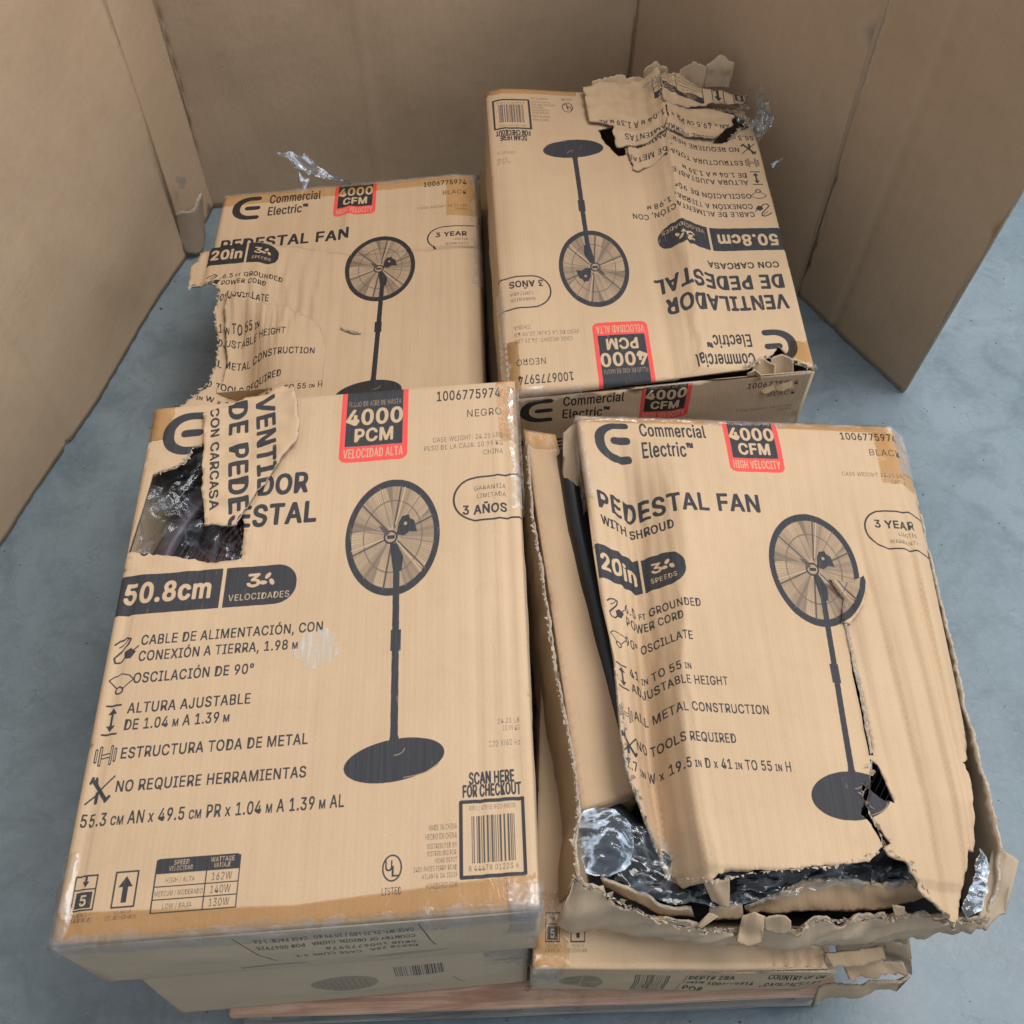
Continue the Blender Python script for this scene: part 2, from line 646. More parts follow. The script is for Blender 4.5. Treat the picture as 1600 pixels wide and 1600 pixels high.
def draw_symbols(p, x=0, y=0):
    p.frame(x + 17, y + 731, x + 43, y + 771, 2)
    p.line([(x + 18, y + 747), (x + 42, y + 747)], 2)
    p.line([(x + 30, y + 732), (x + 30, y + 741)], 3)
    p.poly([(x + 26, y + 738), (x + 34, y + 738), (x + 30, y + 745)])
    p.rect(x + 20, y + 750, x + 40, y + 769)
    p.text("5", x + 30, y + 766, 7, 12, val=0, bold=.022, align='c')
    p.frame(x + 65, y + 730, x + 91, y + 771, 2)
    p.rect(x + 75, y + 746, x + 81.5, y + 766)
    p.poly([(x + 69.5, y + 748), (x + 78, y + 735), (x + 87, y + 748)])
    p.text("STACK HEIGHT", x + 30, y + 779, 24, 4.5, val=.8, align='c')
    p.text("ALTURA DE APILADO", x + 30, y + 785, 28, 4.5, val=1, align='c')
    p.text("THIS WAY UP", x + 78, y + 779, 22, 4.5, val=.8, align='c')
    p.text("ESTE LADO HACIA ARRIBA", x + 78, y + 785, 36, 4.5, val=1, align='c')


def draw_warranty(p, x0, y0, x1, y1, lines):
    p.rect(x0, y0, x1 + 40, y1, r=(y1 - y0) / 2 - 1, corners=(1, 0, 0, 1))
    t = 3.2
    p.rect(x0 + t, y0 + t, x1 + 50, y1 - t, val=0, r=(y1 - y0) / 2 - 1 - t, corners=(1, 0, 0, 1))
    for s_, xr, yb, wd, cap, bo in lines:
        p.text(s_, xr, yb, wd, cap, bold=bo, align='r')


def design_es():
    p = Print(570, 810)
    draw_logo(p, 24, 20)
    p.text("Commercial", 108, 47, 110, 30, bold=.012)
    p.text("Electric\u2122", 108, 93, 84, 30, bold=.012)
    draw_badge(p, 296, 400, 142, "FLUJO DE AIRE DE HASTA", "PCM", "VELOCIDAD ALTA")
    p.text("1006775974", 545, 36, 100, 19, bold=.014, align='r')
    p.text("NEGRO", 546, 72, 54, 14, bold=-.004, align='r')
    p.text("CASE WEIGHT: 24.25 LBS", 546, 116, 107, 9, val=.85, bold=-.005, align='r')
    p.text("PESO DE LA CAJA: 10.99 KG", 546, 131, 120, 9, val=.85, bold=-.005, align='r')
    p.text("CHINA", 546, 147, 30, 9, val=.85, bold=-.005, align='r')
    p.text("VENTILADOR", 22, 189, 230, 35, bold=.021)
    p.text("DE PEDESTAL", 22, 243, 246, 35, bold=.021)
    p.text("CON CARCASA", 22, 279, 140, 16, bold=.021)
    p.rect(-14, 312, 144, 376)
    p.rect(149, 312, 249, 376, r=30, corners=(0, 1, 1, 0))
    p.text("50.8cm", 12, 357, 117, 30, val=0, bold=.022)
    p.text("3", 180, 345, 17, 20, val=0, bold=.022)
    for k in range(3):
        a = -1.57 + k * 2.09
        p.ell(208 + 7 * math.cos(a), 336 + 7 * math.sin(a), 5.5, 3.2, val=0, rot=a + .6)
    p.text("VELOCIDADES", 198, 366, 84, 10, val=0, bold=.008, align='c')
    L = (("CABLE DE ALIMENTACI\u00d3N, CON", 46, 424, 244), ("CONEXI\u00d3N A TIERRA, 1.98 m", 46, 448, 212), ("OSCILACI\u00d3N DE 90\u00b0", 44, 480, 158),
         ("ALTURA AJUSTABLE", 43, 523, 159), ("DE 1.04 m A 1.39 m", 43, 546, 134), ("ESTRUCTURA TODA DE METAL", 45, 585, 236),
         ("NO REQUIERE HERRAMIENTAS", 46, 629, 236))
    for s_, x, y, wd in L:
        p.text(s_, x, y, wd, 14.5, bold=.016, small=True)
    p.text("55.3 cm AN x 49.5 cm PR x 1.04 m A 1.39 m AL", 10, 671, 322, 16, bold=.016, small=True)
    draw_icon(p, 'cord', 11, 411)
    draw_icon(p, 'osc', 12, 464)
    draw_icon(p, 'height', 11, 510)
    draw_icon(p, 'metal', 10, 565)
    draw_icon(p, 'tools', 11, 606)
    draw_warranty(p, 469, 186, 570, 265, (("GARANT\u00cdA", 548, 211, 47, 7.5, 0), ("LIMITADA", 548, 225, 43, 7.5, 0), ("3 A\u00d1OS", 548, 252, 64, 15, .024)))
    draw_fan(p, 382, 279, 68, 99, (393, 616, 64, 28), 392)
    p.text("24.25 LB", 554, 578, 28, 7, val=.8, align='r')
    p.text("10.99 KG", 554, 588, 22, 7, val=.8, align='r')
    p.text("120 V/60 Hz", 554, 608, 40, 8, val=.85, align='r')
    draw_frame_block(p)
    draw_symbols(p)
    # speed and wattage table
    p.rect(111, 718, 211, 736, r=4, corners=(1, 1, 0, 0))
    p.text("SPEED", 141, 726, 18, 5.5, val=0, align='c')
    p.text("VELOCIDAD", 141, 733, 28, 5.5, val=0, align='c')
    p.text("WATTAGE", 190, 726, 28, 5.5, val=0, align='c')
    p.text("VATIAJE", 190, 733, 20, 5.5, val=0, align='c')
    for i, (a, b_) in enumerate((("HIGH / ALTA", "162W"), ("MEDIUM / MODERADO", "140W"), ("LOW / BAJA", "130W"))):
        y = 736 + i * 15
        p.line([(112, y + 15), (211, y + 15)], 1.3)
        p.text(a, 142, y + 11, 34 if i != 1 else 56, 6, val=.95, align='c')
        p.text(b_, 191, y + 12, 24, 9, bold=.012, align='c')
    p.line([(112, 720), (112, 781), (211, 781), (211, 720)], 1.6)
    p.line([(172, 736), (172, 781)], 1.4)
    return p


def design_en():
    p = Print(570, 810)
    draw_logo(p, 26, 18)
    p.text("Commercial", 106, 47, 112, 30, bold=.012)
    p.text("Electric\u2122", 106, 91, 86, 30, bold=.012)
    draw_badge(p, 250, 343, 120, "AIRFLOW UP TO", "CFM", "HIGH VELOCITY")
    p.text("1006775974", 545, 40, 96, 17, bold=.014, align='r')
    p.text("BLACK", 546, 75, 54, 14, bold=-.004, align='r')
    p.text("CASE WEIGHT 24.25 LBS", 546, 121, 108, 8, val=.85, bold=-.005, align='r')
    p.text("CHINA", 546, 134, 26, 8, val=.85, bold=-.005, align='r')
    p.text("PEDESTAL FAN", 18, 203, 270, 34, bold=.021)
    p.text("WITH SHROUD", 18, 236, 122, 17, bold=.021)
    p.rect(-14, 280, 78, 346)
    p.rect(82, 280, 148, 346, r=30, corners=(0, 1, 1, 0))
    p.text("20in", 8, 328, 62, 30, val=0, bold=.022)
    p.text("3", 96, 314, 15, 18, val=0, bold=.022)
    for k in range(3):
        a = -1.57 + k * 2.09
        p.ell(121 + 7 * math.cos(a), 306 + 7 * math.sin(a), 5.5, 3.2, val=0, rot=a + .6)
    p.text("SPEEDS", 112, 333, 40, 9, val=0, bold=.01, align='c')
    L = (("6.5 ft GROUNDED", 40, 392, 122), ("POWER CORD", 40, 415, 90), ("90\u00b0 OSCILLATE", 34, 452, 106), ("41 in TO 55 in", 34, 504, 96),
         ("ADJUSTABLE HEIGHT", 34, 529, 152), ("ALL METAL CONSTRUCTION", 32, 574, 212), ("NO TOOLS REQUIRED", 30, 622, 154))
    for s_, x, y, wd in L:
        p.text(s_, x, y, wd, 14.5, bold=.016, small=True)
    p.text("21.7 in W x 19.5 in D x 41 in TO 55 in H", -6, 663, 270, 15, bold=.016, small=True)
    draw_icon(p, 'cord', 8, 378, .95)
    draw_icon(p, 'osc', 6, 436, .9)
    draw_icon(p, 'height', 6, 494, .95)
    draw_icon(p, 'metal', 2, 562, .9)
    draw_icon(p, 'tools', 0, 606, .95)
    draw_warranty(p, 458, 190, 570, 268, (("3 YEAR", 543, 226, 66, 15, .024), ("LIMITED", 546, 241, 32, 7.5, 0), ("WARRANTY", 547, 256, 50, 7.5, 0)))
    draw_fan(p, 361, 312, 73, 108, (352, 694, 63, 36), 360)
    return p


def design_side_upside():
    p = Print(570, 210)
    p.line([(205, 14), (240, 118)], 1.6)
    p.line([(425, 12), (440, 100)], 1.6)
    for i, (t, wd) in enumerate((("CASE WT: 24.25 LBS / 10.99 KG   CASE PACK: 1 EA", 190), ("COUNTRY OF ORIGIN: CHINA   PO# 0067925", 190), ("SKU# 1006775974", 110), ("DEPT# 28A   CASE CUBE 3.1", 150))):
        p.text(t, 418, 34 + i * 22, wd, 11, bold=.012, align='r', flip=True, val=.9)
    p.rect(190, 140, 275, 152, val=.5)
    p.ell(400, 138, 55, 11, val=.32)
    return p


def design_side_lower():
    p = Print(570, 210)
    p.ell(285, 90, 52, 32, val=.42)
    for k in range(9):
        p.line([(245 + k * 9, 70 + 6 * math.sin(k)), (250 + k * 9, 112)], 1.2, val=.7)
    draw_bars(p, 365, 385, 40, 84, 5)
    draw_bars(p, 389, 440, 40, 84, 6)
    p.line([(452, 110), (470, 150)], 1.5)
    for i in range(2):
        p.text("1006775974 CHINA 24.25 LBS 10.99 KG", 250, 140 + i * 14, 170, 7, val=.6)
    return p


def design_side_carton():
    p = Print(570, 210)
    p.ell(95, 75, 42, 50, val=.45)
    for k in range(16):
        a = k * .79
        p.line([(95, 75), (95 + 36 * math.cos(a), 75 + 44 * math.sin(a))], 1.4, val=.75 if k % 2 else .1)
    draw_bars(p, 196, 262, 24, 125, 9)
    p.line([(345, 24), (295, 28), (285, 150)], 1.6)
    for i, t in enumerate(("DEPT# 28A", "SKU# 1006775914", "PO#")):
        p.text(t, 300, 50 + i * 36, (86, 130, 38)[i], 20, bold=.02)
    for i, t in enumerate(("COUNTRY OF OR", "CASE PACK:1 EA", "CASE WT: 24.25 LBS")):
        p.text(t, 452, 50 + i * 36, (110, 112, 116)[i], 20, bold=.02)
    return p


IM_ES = design_es().image("spanish_print")
IM_EN = design_en().image("english_print")
IM_UP = design_side_upside().image("side_print_upside")
IM_LOW = design_side_lower().image("side_print_lower")
IM_CAR = design_side_carton().image("side_print_carton")
_p2 = Print(570, 810)
draw_symbols(_p2, 6, 0)
IM_SYM = _p2.image("symbol_print")

# ------------------------------------------------------------------ materials


class NT:
    def __init__(s, name):
        s.m = bpy.data.materials.new(name)
        s.m.use_nodes = True
        s.t = s.m.node_tree
        s.b = s.t.nodes["Principled BSDF"]
        s.out = s.t.nodes["Material Output"]

    def n(s, typ, **kw):
        nd = s.t.nodes.new(typ)
        for k, v in kw.items():
            if k.startswith('i_'):
                key = k[2:]
                nd.inputs[int(key) if key.isdigit() else key.replace('_', ' ')].default_value = v
            else:
                setattr(nd, k, v)
        return nd

    def l(s, a, b):
        s.t.links.new(a, b)

    def math(s, op, a, b=None, clamp=False):
        nd = s.n('ShaderNodeMath', operation=op, use_clamp=clamp)
        for i, x in enumerate((a, b)):
            if x is None:
                continue
            if isinstance(x, (int, float)):
                nd.inputs[i].default_value = x
            else:
                s.l(x, nd.inputs[i])
        return nd.outputs[0]

    def mix(s, f, a, b, mode='MIX'):
        nd = s.n('ShaderNodeMix', data_type='RGBA', blend_type=mode)
        for i, x in ((0, f), (6, a), (7, b)):
            if isinstance(x, (int, float)):
                nd.inputs[i].default_value = x
            elif isinstance(x, tuple):
                nd.inputs[i].default_value = (*x, 1) if len(x) == 3 else x
            else:
                s.l(x, nd.inputs[i])
        return nd.outputs[2]

    def ramp(s, f, stops):
        nd = s.n('ShaderNodeValToRGB')
        e = nd.color_ramp.elements
        while len(e) < len(stops):
            e.new(.5)
        for el, (p_, c) in zip(e, stops):
            el.position = p_
            el.color = (c, c, c, 1) if isinstance(c, (int, float)) else (*c, 1)
        s.l(f, nd.inputs[0])
        return nd.outputs[0]

    def noise(s, vec, scale, detail=4, rough=.55, scl=None, dist=0):
        if scl:
            mp = s.n('ShaderNodeMapping')
            mp.inputs['Scale'].default_value = scl
            s.l(vec, mp.inputs[0])
            vec = mp.outputs[0]
        nd = s.n('ShaderNodeTexNoise', i_Scale=scale, i_Detail=detail, i_Roughness=rough, i_Distortion=dist)
        s.l(vec, nd.inputs['Vector'])
        return nd.outputs[0]


def cardboard(name, base, img=None, size=(.57, .81), offset=(0, 0), flute=1.0, ink=(.024, .028, .037), wear=.5, streak=.65, dirt=.35,
              seed=0.0, fdir='X', bscale=1.0, scratch=0.0):
    m = NT(name)
    uvn = m.n('ShaderNodeUVMap')
    uvn.uv_map = "UVMap"
    sh = m.n('ShaderNodeMapping')
    sh.inputs['Location'].default_value = (seed, seed * .7, 0)
    m.l(uvn.outputs[0], sh.inputs[0])
    uv = sh.outputs[0]
    big = m.noise(uv, 3.2, 3)
    mid = m.noise(uv, 26, 5, .6)
    fine = m.noise(uv, 420, 3, .7)
    st = (60, 2.2, 1) if fdir == 'X' else (2.2, 60, 1)
    stripes = m.noise(uv, 1.0, 4, .6, scl=st)
    st2 = (340, 6, 1) if fdir == 'X' else (6, 340, 1)
    stripes2 = m.noise(uv, 1.0, 2, .5, scl=st2)
    b3 = np.array(base)
    c = m.mix(m.ramp(big, [(.3, 0.0), (.7, 1.0)]), tuple(b3 * (.93, .92, .90)), tuple(b3 * (1.06, 1.06, 1.07)))
    c = m.mix(m.math('MULTIPLY', m.ramp(stripes, [(.42, 0.0), (.62, 1.0)]), .13 * streak), c, tuple(b3 * (.80, .74, .66)))
    c = m.mix(m.math('MULTIPLY', m.ramp(stripes2, [(.5, 0.0), (.75, 1.0)]), .10 * streak), c, tuple(b3 * (1.12, 1.10, 1.08)))
    c = m.mix(m.math('MULTIPLY', m.ramp(mid, [(.52, 0.0), (.75, 1.0)]), dirt * .5), c, tuple(b3 * (.72, .68, .64)))
    c = m.mix(m.math('MULTIPLY', m.ramp(fine, [(.35, 1.0), (.5, 0.0)]), .22), c, tuple(b3 * (.70, .63, .55)))
    # scuffs
    sc = m.noise(uv, 1.0, 6, .7, scl=(9, 34, 1), dist=1.5)
    c = m.mix(m.math('MULTIPLY', m.ramp(sc, [(.66, 0.0), (.74, 1.0)]), .35 * dirt), c, tuple(b3 * (.6, .6, .62)))
    if scratch:
        for k_, (sx_, sy_, rot_) in enumerate(((1.6, 7.0, .5), (2.2, 9.0, -.35), (1.2, 8.0, .05), (1.9, 6.0, 1.2))):
            mq = m.n('ShaderNodeMapping')
            mq.inputs['Rotation'].default_value = (0, 0, rot_)
            m.l(uv, mq.inputs[0])
            n_ = m.noise(mq.outputs[0], 1.0, 0, .3, scl=(sx_ * 5, sy_ * .10, 1))
            g_ = m.noise(mq.outputs[0], 5.0, 3, .6)
            ln = m.ramp(n_, [(.4965, 0.0), (.4985, 1.0), (.5005, 0.0)])
            c = m.mix(m.math('MULTIPLY', m.math('MULTIPLY', ln, m.ramp(g_, [(.52, 0.0), (.64, 1.0)])), scratch), c, tuple(b3 * (1.45, 1.45, 1.4)))
    if img is not None:
        mp = m.n('ShaderNodeMapping')
        mp.inputs['Location'].default_value = (offset[0], 1 + offset[1], 0)
        mp.inputs['Scale'].default_value = (1 / size[0], 1 / size[1], 1)
        m.l(uvn.outputs[0], mp.inputs[0])
        ti = m.n('ShaderNodeTexImage', image=img, extension='CLIP', interpolation='Linear')
        m.l(mp.outputs[0], ti.inputs[0])
        sp = m.n('ShaderNodeSeparateColor')
        m.l(ti.outputs[0], sp.inputs[0])
        wn = m.noise(uv, 1.0, 5, .7, scl=(160, 26, 1))
        wn2 = m.noise(uv, 14, 5, .65)
        wear_m = m.math('MULTIPLY', m.ramp(wn, [(.60, 0.0), (.72, 1.0)]), m.ramp(wn2, [(.45, 0.0), (.65, 1.0)]))
        keep = m.math('SUBTRACT', 1.0, m.math('MULTIPLY', wear_m, wear))
        keep = m.math('MULTIPLY', keep, m.math('ADD', .93, m.math('MULTIPLY', stripes2, .08)), clamp=True)
        c = m.mix(m.math('MULTIPLY', sp.outputs[1], keep), c, (.66, .065, .06))
        c = m.mix(m.math('MULTIPLY', sp.outputs[0], keep), c, ink)
    m.l(c, m.b.inputs['Base Color'])
    m.b.inputs['Roughness'].default_value = .72
    m.b.inputs['Specular IOR Level'].default_value = .25
    # relief: flutes under the liner plus soft dents
    sepu = m.n('ShaderNodeSeparateXYZ')
    m.l(uv, sepu.inputs[0])
    ax = sepu.outputs[0] if fdir == 'X' else sepu.outputs[1]
    wob = m.math('MULTIPLY', m.noise(uv, 4, 2), .004)
    fl = m.math('SINE', m.math('MULTIPLY', m.math('ADD', ax, wob), 2 * math.pi / .0075))
    h = m.math('ADD', m.math('MULTIPLY', fl, .00005 * flute), m.math('MULTIPLY', stripes, .0006 * bscale))
    h = m.math('ADD', h, m.math('MULTIPLY', mid, .0009 * bscale))
    h = m.math('ADD', h, m.math('MULTIPLY', fine, .00018))
    bp = m.n('ShaderNodeBump', i_Strength=.8, i_Distance=1.0)
    m.l(h, bp.inputs['Height'])
    m.l(bp.outputs[0], m.b.inputs['Normal'])
    return m.m


def torn_edge_mat():
    m = NT("torn_cardboard_core")
    g = m.n('ShaderNodeNewGeometry')
    a = m.noise(g.outputs['Position'], 160, 4, .7)
    b = m.noise(g.outputs['Position'], 40, 3, .6)
    c = m.mix(m.ramp(a, [(.35, 0.0), (.65, 1.0)]), (.30, .23, .17), (.55, .47, .38))
    c = m.mix(m.math('MULTIPLY', m.ramp(b, [(.5, 0.0), (.7, 1.0)]), .5), c, (.30, .22, .15))
    m.l(c, m.b.inputs['Base Color'])
    m.b.inputs['Roughness'].default_value = .9
    bp = m.n('ShaderNodeBump', i_Strength=1.0, i_Distance=.004)
    m.l(a, bp.inputs['Height'])
    m.l(bp.outputs[0], m.b.inputs['Normal'])
    return m.m


def film(name, haze=.10, gloss=.35, tint=(.97, .98, 1.0), scale=30, rough=.12, strength=.9, dist=.01):
    m = NT(name)
    t = m.t
    g = m.n('ShaderNodeNewGeometry')
    pos = g.outputs['Position']
    a = m.noise(pos, scale, 3, .55, dist=1.0)
    b = m.noise(pos, scale * 2.5, 1, .5, dist=.3)
    bp = m.n('ShaderNodeBump', i_Strength=strength, i_Distance=dist)
    m.l(m.math('ADD', a, m.math('MULTIPLY', b, .25)), bp.inputs['Height'])
    tr = m.n('ShaderNodeBsdfTransparent')
    tr.inputs[0].default_value = (*tint, 1)
    gl = m.n('ShaderNodeBsdfGlossy', i_Roughness=rough)
    gl.inputs[0].default_value = (1, 1, 1, 1)
    m.l(bp.outputs[0], gl.inputs['Normal'])
    df = m.n('ShaderNodeBsdfDiffuse')
    df.inputs[0].default_value = (.66, .78, .95, 1)
    m.l(bp.outputs[0], df.inputs['Normal'])
    m1 = m.n('ShaderNodeMixShader')
    cre = m.ramp(a, [(.44, 0.0), (.5, 1.0), (.56, 0.0)])
    m.l(m.math('MULTIPLY', m.math('ADD', .3, m.math('MULTIPLY', cre, 2.2)), haze, clamp=True), m1.inputs[0])
    m.l(tr.outputs[0], m1.inputs[1])
    m.l(df.outputs[0], m1.inputs[2])
    m2 = m.n('ShaderNodeMixShader')
    fr = m.n('ShaderNodeFresnel', i_IOR=1.45)
    m.l(bp.outputs[0], fr.inputs['Normal'])
    m.l(m.math('MULTIPLY', m.math('ADD', fr.outputs[0], .08), gloss * 3, clamp=True), m2.inputs[0])
    m.l(m1.outputs[0], m2.inputs[1])
    m.l(gl.outputs[0], m2.inputs[2])
    m.l(m2.outputs[0], m.out.inputs[0])
    return m.m


def tape_mat(name, tint=(.93, .85, .71)):
    m = NT(name)
    g = m.n('ShaderNodeNewGeometry')
    a = m.noise(g.outputs['Position'], 25, 4, .6, dist=1)
    bp = m.n('ShaderNodeBump', i_Strength=.5, i_Distance=.004)
    m.l(a, bp.inputs['Height'])
    tr = m.n('ShaderNodeBsdfTransparent')
    tr.inputs[0].default_value = (*tint, 1)
    gl = m.n('ShaderNodeBsdfGlossy', i_Roughness=.22)
    gl.inputs[0].default_value = (1, 1, 1, 1)
    m.l(bp.outputs[0], gl.inputs['Normal'])
    mx = m.n('ShaderNodeMixShader')
    fr = m.n('ShaderNodeFresnel', i_IOR=1.4)
    m.l(bp.outputs[0], fr.inputs['Normal'])
    m.l(m.math('MULTIPLY', fr.outputs[0], 1.3, clamp=True), mx.inputs[0])
    m.l(tr.outputs[0], mx.inputs[1])
    m.l(gl.outputs[0], mx.inputs[2])
    m.l(mx.outputs[0], m.out.inputs[0])
    return m.m


def plain(name, col, rough=.5, metal=0.0, spec=.5, bump=0.0, scale=60, var=.15):
    m = NT(name)
    g = m.n('ShaderNodeNewGeometry')
    a = m.noise(g.outputs['Position'], scale, 4)
    c = m.mix(a, tuple(np.array(col) * (1 - var)), tuple(np.array(col) * (1 + var)))
    m.l(c, m.b.inputs['Base Color'])
    m.b.inputs['Roughness'].default_value = rough
    m.b.inputs['Metallic'].default_value = metal
    m.b.inputs['Specular IOR Level'].default_value = spec
    if bump:
        bp = m.n('ShaderNodeBump', i_Strength=.7, i_Distance=bump)
        m.l(a, bp.inputs['Height'])
        m.l(bp.outputs[0], m.b.inputs['Normal'])
    return m.m


def floor_mat():
    m = NT("polished_concrete")
    g = m.n('ShaderNodeNewGeometry')
    pos = g.outputs['Position']
    big = m.noise(pos, 1.6, 4, .6)
    mid = m.noise(pos, 9, 6, .65, dist=.6)
    fine = m.noise(pos, 70, 5, .7)
    speck = m.noise(pos, 210, 2, .5)
    c = m.mix(m.ramp(big, [(.3, 0.0), (.7, 1.0)]), (.128, .172, .202), (.215, .262, .290))
    c = m.mix(m.math('MULTIPLY', m.ramp(mid, [(.35, 1.0), (.55, 0.0)]), .6), c, (.105, .137, .157))
    c = m.mix(m.math('MULTIPLY', m.ramp(fine, [(.5, 0.0), (.7, 1.0)]), .35), c, (.235, .280, .305))
    c = m.mix(m.math('MULTIPLY', m.ramp(speck, [(.70, 0.0), (.76, 1.0)]), .6), c, (.05, .055, .06))
    vr = m.n('ShaderNodeTexVoronoi', feature='DISTANCE_TO_EDGE', i_Scale=9.0)
    mp = m.n('ShaderNodeMapping')
    ad = m.n('ShaderNodeVectorMath', operation='ADD')
    nn = m.n('ShaderNodeTexNoise', i_Scale=6.0, i_Detail=5)
    m.l(pos, nn.inputs['Vector'])
    sc = m.n('ShaderNodeVectorMath', operation='SCALE')
    m.l(nn.outputs[1], sc.inputs[0])
    sc.inputs['Scale'].default_value = .25
    m.l(pos, ad.inputs[0])
    m.l(sc.outputs[0], ad.inputs[1])
    m.l(ad.outputs[0], vr.inputs['Vector'])
    crack = m.ramp(vr.outputs[0], [(0.0, 1.0), (.012, 0.0)])
    c = m.mix(m.math('MULTIPLY', crack, m.math('MULTIPLY', m.ramp(mid, [(.42, 0.0), (.55, 1.0)]), .35)), c, (.07, .09, .105))
    m.l(c, m.b.inputs['Base Color'])
    m.l(m.ramp(mid, [(.3, .28), (.7, .5)]), m.b.inputs['Roughness'])
    m.b.inputs['Specular IOR Level'].default_value = .4
    bp = m.n('ShaderNodeBump', i_Strength=.4, i_Distance=.002)
    m.l(m.math('ADD', fine, m.math('MULTIPLY', mid, 2.0)), bp.inputs['Height'])
    m.l(bp.outputs[0], m.b.inputs['Normal'])
    return m.m


def wood_mat(name, c0, c1, scl=(4, 60, 60)):
    m = NT(name)
    tc = m.n('ShaderNodeTexCoord')
    a = m.noise(tc.outputs['Object'], 1.0, 5, .6, scl=scl, dist=.8)
    b = m.noise(tc.outputs['Object'], 20, 5, .7)
    c = m.mix(m.ramp(a, [(.38, 0.0), (.62, 1.0)]), c0, c1)
    c = m.mix(m.math('MULTIPLY', m.ramp(b, [(.55, 0.0), (.75, 1.0)]), .4), c, tuple(np.array(c0) * .5))
    m.l(c, m.b.inputs['Base Color'])
    m.b.inputs['Roughness'].default_value = .8
    bp = m.n('ShaderNodeBump', i_Strength=.8, i_Distance=.002)
    m.l(a, bp.inputs['Height'])
    m.l(bp.outputs[0], m.b.inputs['Normal'])
    return m.m


KRAFT = (.495, .35, .222)
M_WALL = cardboard("kraft_wall_board", (.49, .362, .248), flute=1.2, streak=.35, dirt=.45, seed=3.1, scratch=.5, bscale=1.8)
M_WALLIN = cardboard("kraft_wall_flap", (.38, .30, .22), flute=1.2, streak=1.0, dirt=.6, seed=9.1)
M_CORE = torn_edge_mat()
M_PLAIN = cardboard("kraft_plain", KRAFT, seed=1.7, streak=.5)
M_IN = cardboard("kraft_inside", (.46, .335, .22), seed=5.2)
M_SIDE = cardboard("kraft_side", (.46, .345, .235), seed=2.2)
M_ES = cardboard("kraft_spanish_print", KRAFT, IM_ES, seed=.3)
M_ES2 = cardboard("kraft_spanish_print_worn", KRAFT, IM_ES, seed=6.3, wear=.7)
M_EN = cardboard("kraft_english_print", KRAFT, IM_EN, seed=4.4)
M_EN2 = cardboard("kraft_english_print_worn", (.485, .345, .22), IM_EN, seed=7.7, wear=.6, streak=2.2, ink=(.012, .013, .017))
M_UP = cardboard("kraft_side_print", (.50, .395, .285), IM_UP, (.57, .21), seed=2.9, wear=.3)
M_LOW = cardboard("kraft_side_print_lower", (.50, .395, .285), IM_LOW, (.57, .21), seed=3.9, wear=.3)
M_CAR = cardboard("kraft_side_print_carton", (.48, .36, .23), IM_CAR, (.57, .21), seed=8.9, wear=.3)
M_SYM = cardboard("kraft_symbol_print", (.53, .39, .255), IM_SYM, seed=5.9)
M_HEAD = cardboard("kraft_header_print", (.46, .34, .23), IM_EN, (.57, .62), seed=1.2, ink=(.012, .013, .015))
M_FILM = film("stretch_film", haze=.035, gloss=.13, scale=12, rough=.26, dist=.006)
M_BAG = film("plastic_bag_film", haze=.05, gloss=.13, tint=(.90, .95, 1.0), scale=20, rough=.16, dist=.006)
M_CLEAR = film("thin_clear_film", haze=.03, gloss=.09, tint=(.95, .97, 1.0), scale=20, rough=.16, dist=.006)
M_BAGW = film("cloudy_plastic_film", haze=.26, gloss=.16, tint=(.85, .92, 1.0), scale=18, rough=.14, dist=.012)
M_TAPE = tape_mat("clear_brown_tape")
M_BLACK = plain("black_enamel", (.012, .013, .016), .32, spec=.5)
M_BROWN = plain("red_brown_paint", (.50, .13, .09), .4, spec=.5)
M_PLUM = plain("dull_plum_shroud", (.075, .052, .058), .5)
M_FLOOR = floor_mat()
M_PINK = wood_mat("pink_pine", (.40, .23, .155), (.66, .45, .34))
M_GREY = wood_mat("weathered_pine", (.20, .20, .20), (.40, .38, .35))
M_WHITE = plain("white_label", (.75, .76, .78), .5)
M_RED = plain("orange_red_label", (.75, .12, .05), .5)

# ------------------------------------------------------------------ floor
fl = mesh_obj("floor", [(-9, -7, 0), (9, -7, 0), (9, 11, 0), (-9, 11, 0)], [(0, 1, 2, 3)], M_FLOOR)
fl['kind'] = 'structure'

# ------------------------------------------------------------------ cardboard screens
WALL_T = 1.55


def panel(name, a, b, parent, z0=0.004, z1=WALL_T, torn=3.0, wob=.012, seed=0, lean_a=(0, 0), lean_b=(0, 0), mats=None, creases=(), uv0=0, zf=None):
    a, b = np.array(a, float), np.array(b, float)
    L = np.hypot(*(b - a)) * 1000
    nrm = np.array([-(b - a)[1], (b - a)[0]]) / (L / 1000)
    Hh = (z1 - z0) * 1000

    def P(u, v):
        s = u / L
        z = z1 - v / 1000
        h = z / z1
        xy = a + (b - a) * s + (np.array(lean_a) * (1 - s) + np.array(lean_b) * s) * h
        k = nz(u / 300, v / 420, seed) * wob + nz(u / 90, v / 160, seed + 2) * wob * .25
        for cu_, dep in creases:
            k += dep * max(0, 1 - abs(u - cu_) / 7)
        xy = xy + nrm * k
        return (xy[0], xy[1], z)
    bot = [(L, Hh), (0, Hh)]
    pts = [(0, 0), (L, 0)] + ragged(bot, torn, 16, False, seed)
    pts = [(min(max(p_[0], 0), L), min(p_[1], Hh)) for p_ in pts]
    cu = sorted({c_ for c_, _ in creases})
    o = sheet(name, pts, P, mats or [M_WALL, M_CORE, M_WALL], parent, gu=24 if not creases else 6, gv=60, thick=.010, uv=lambda u, v: (u + uv0, v))
    return o


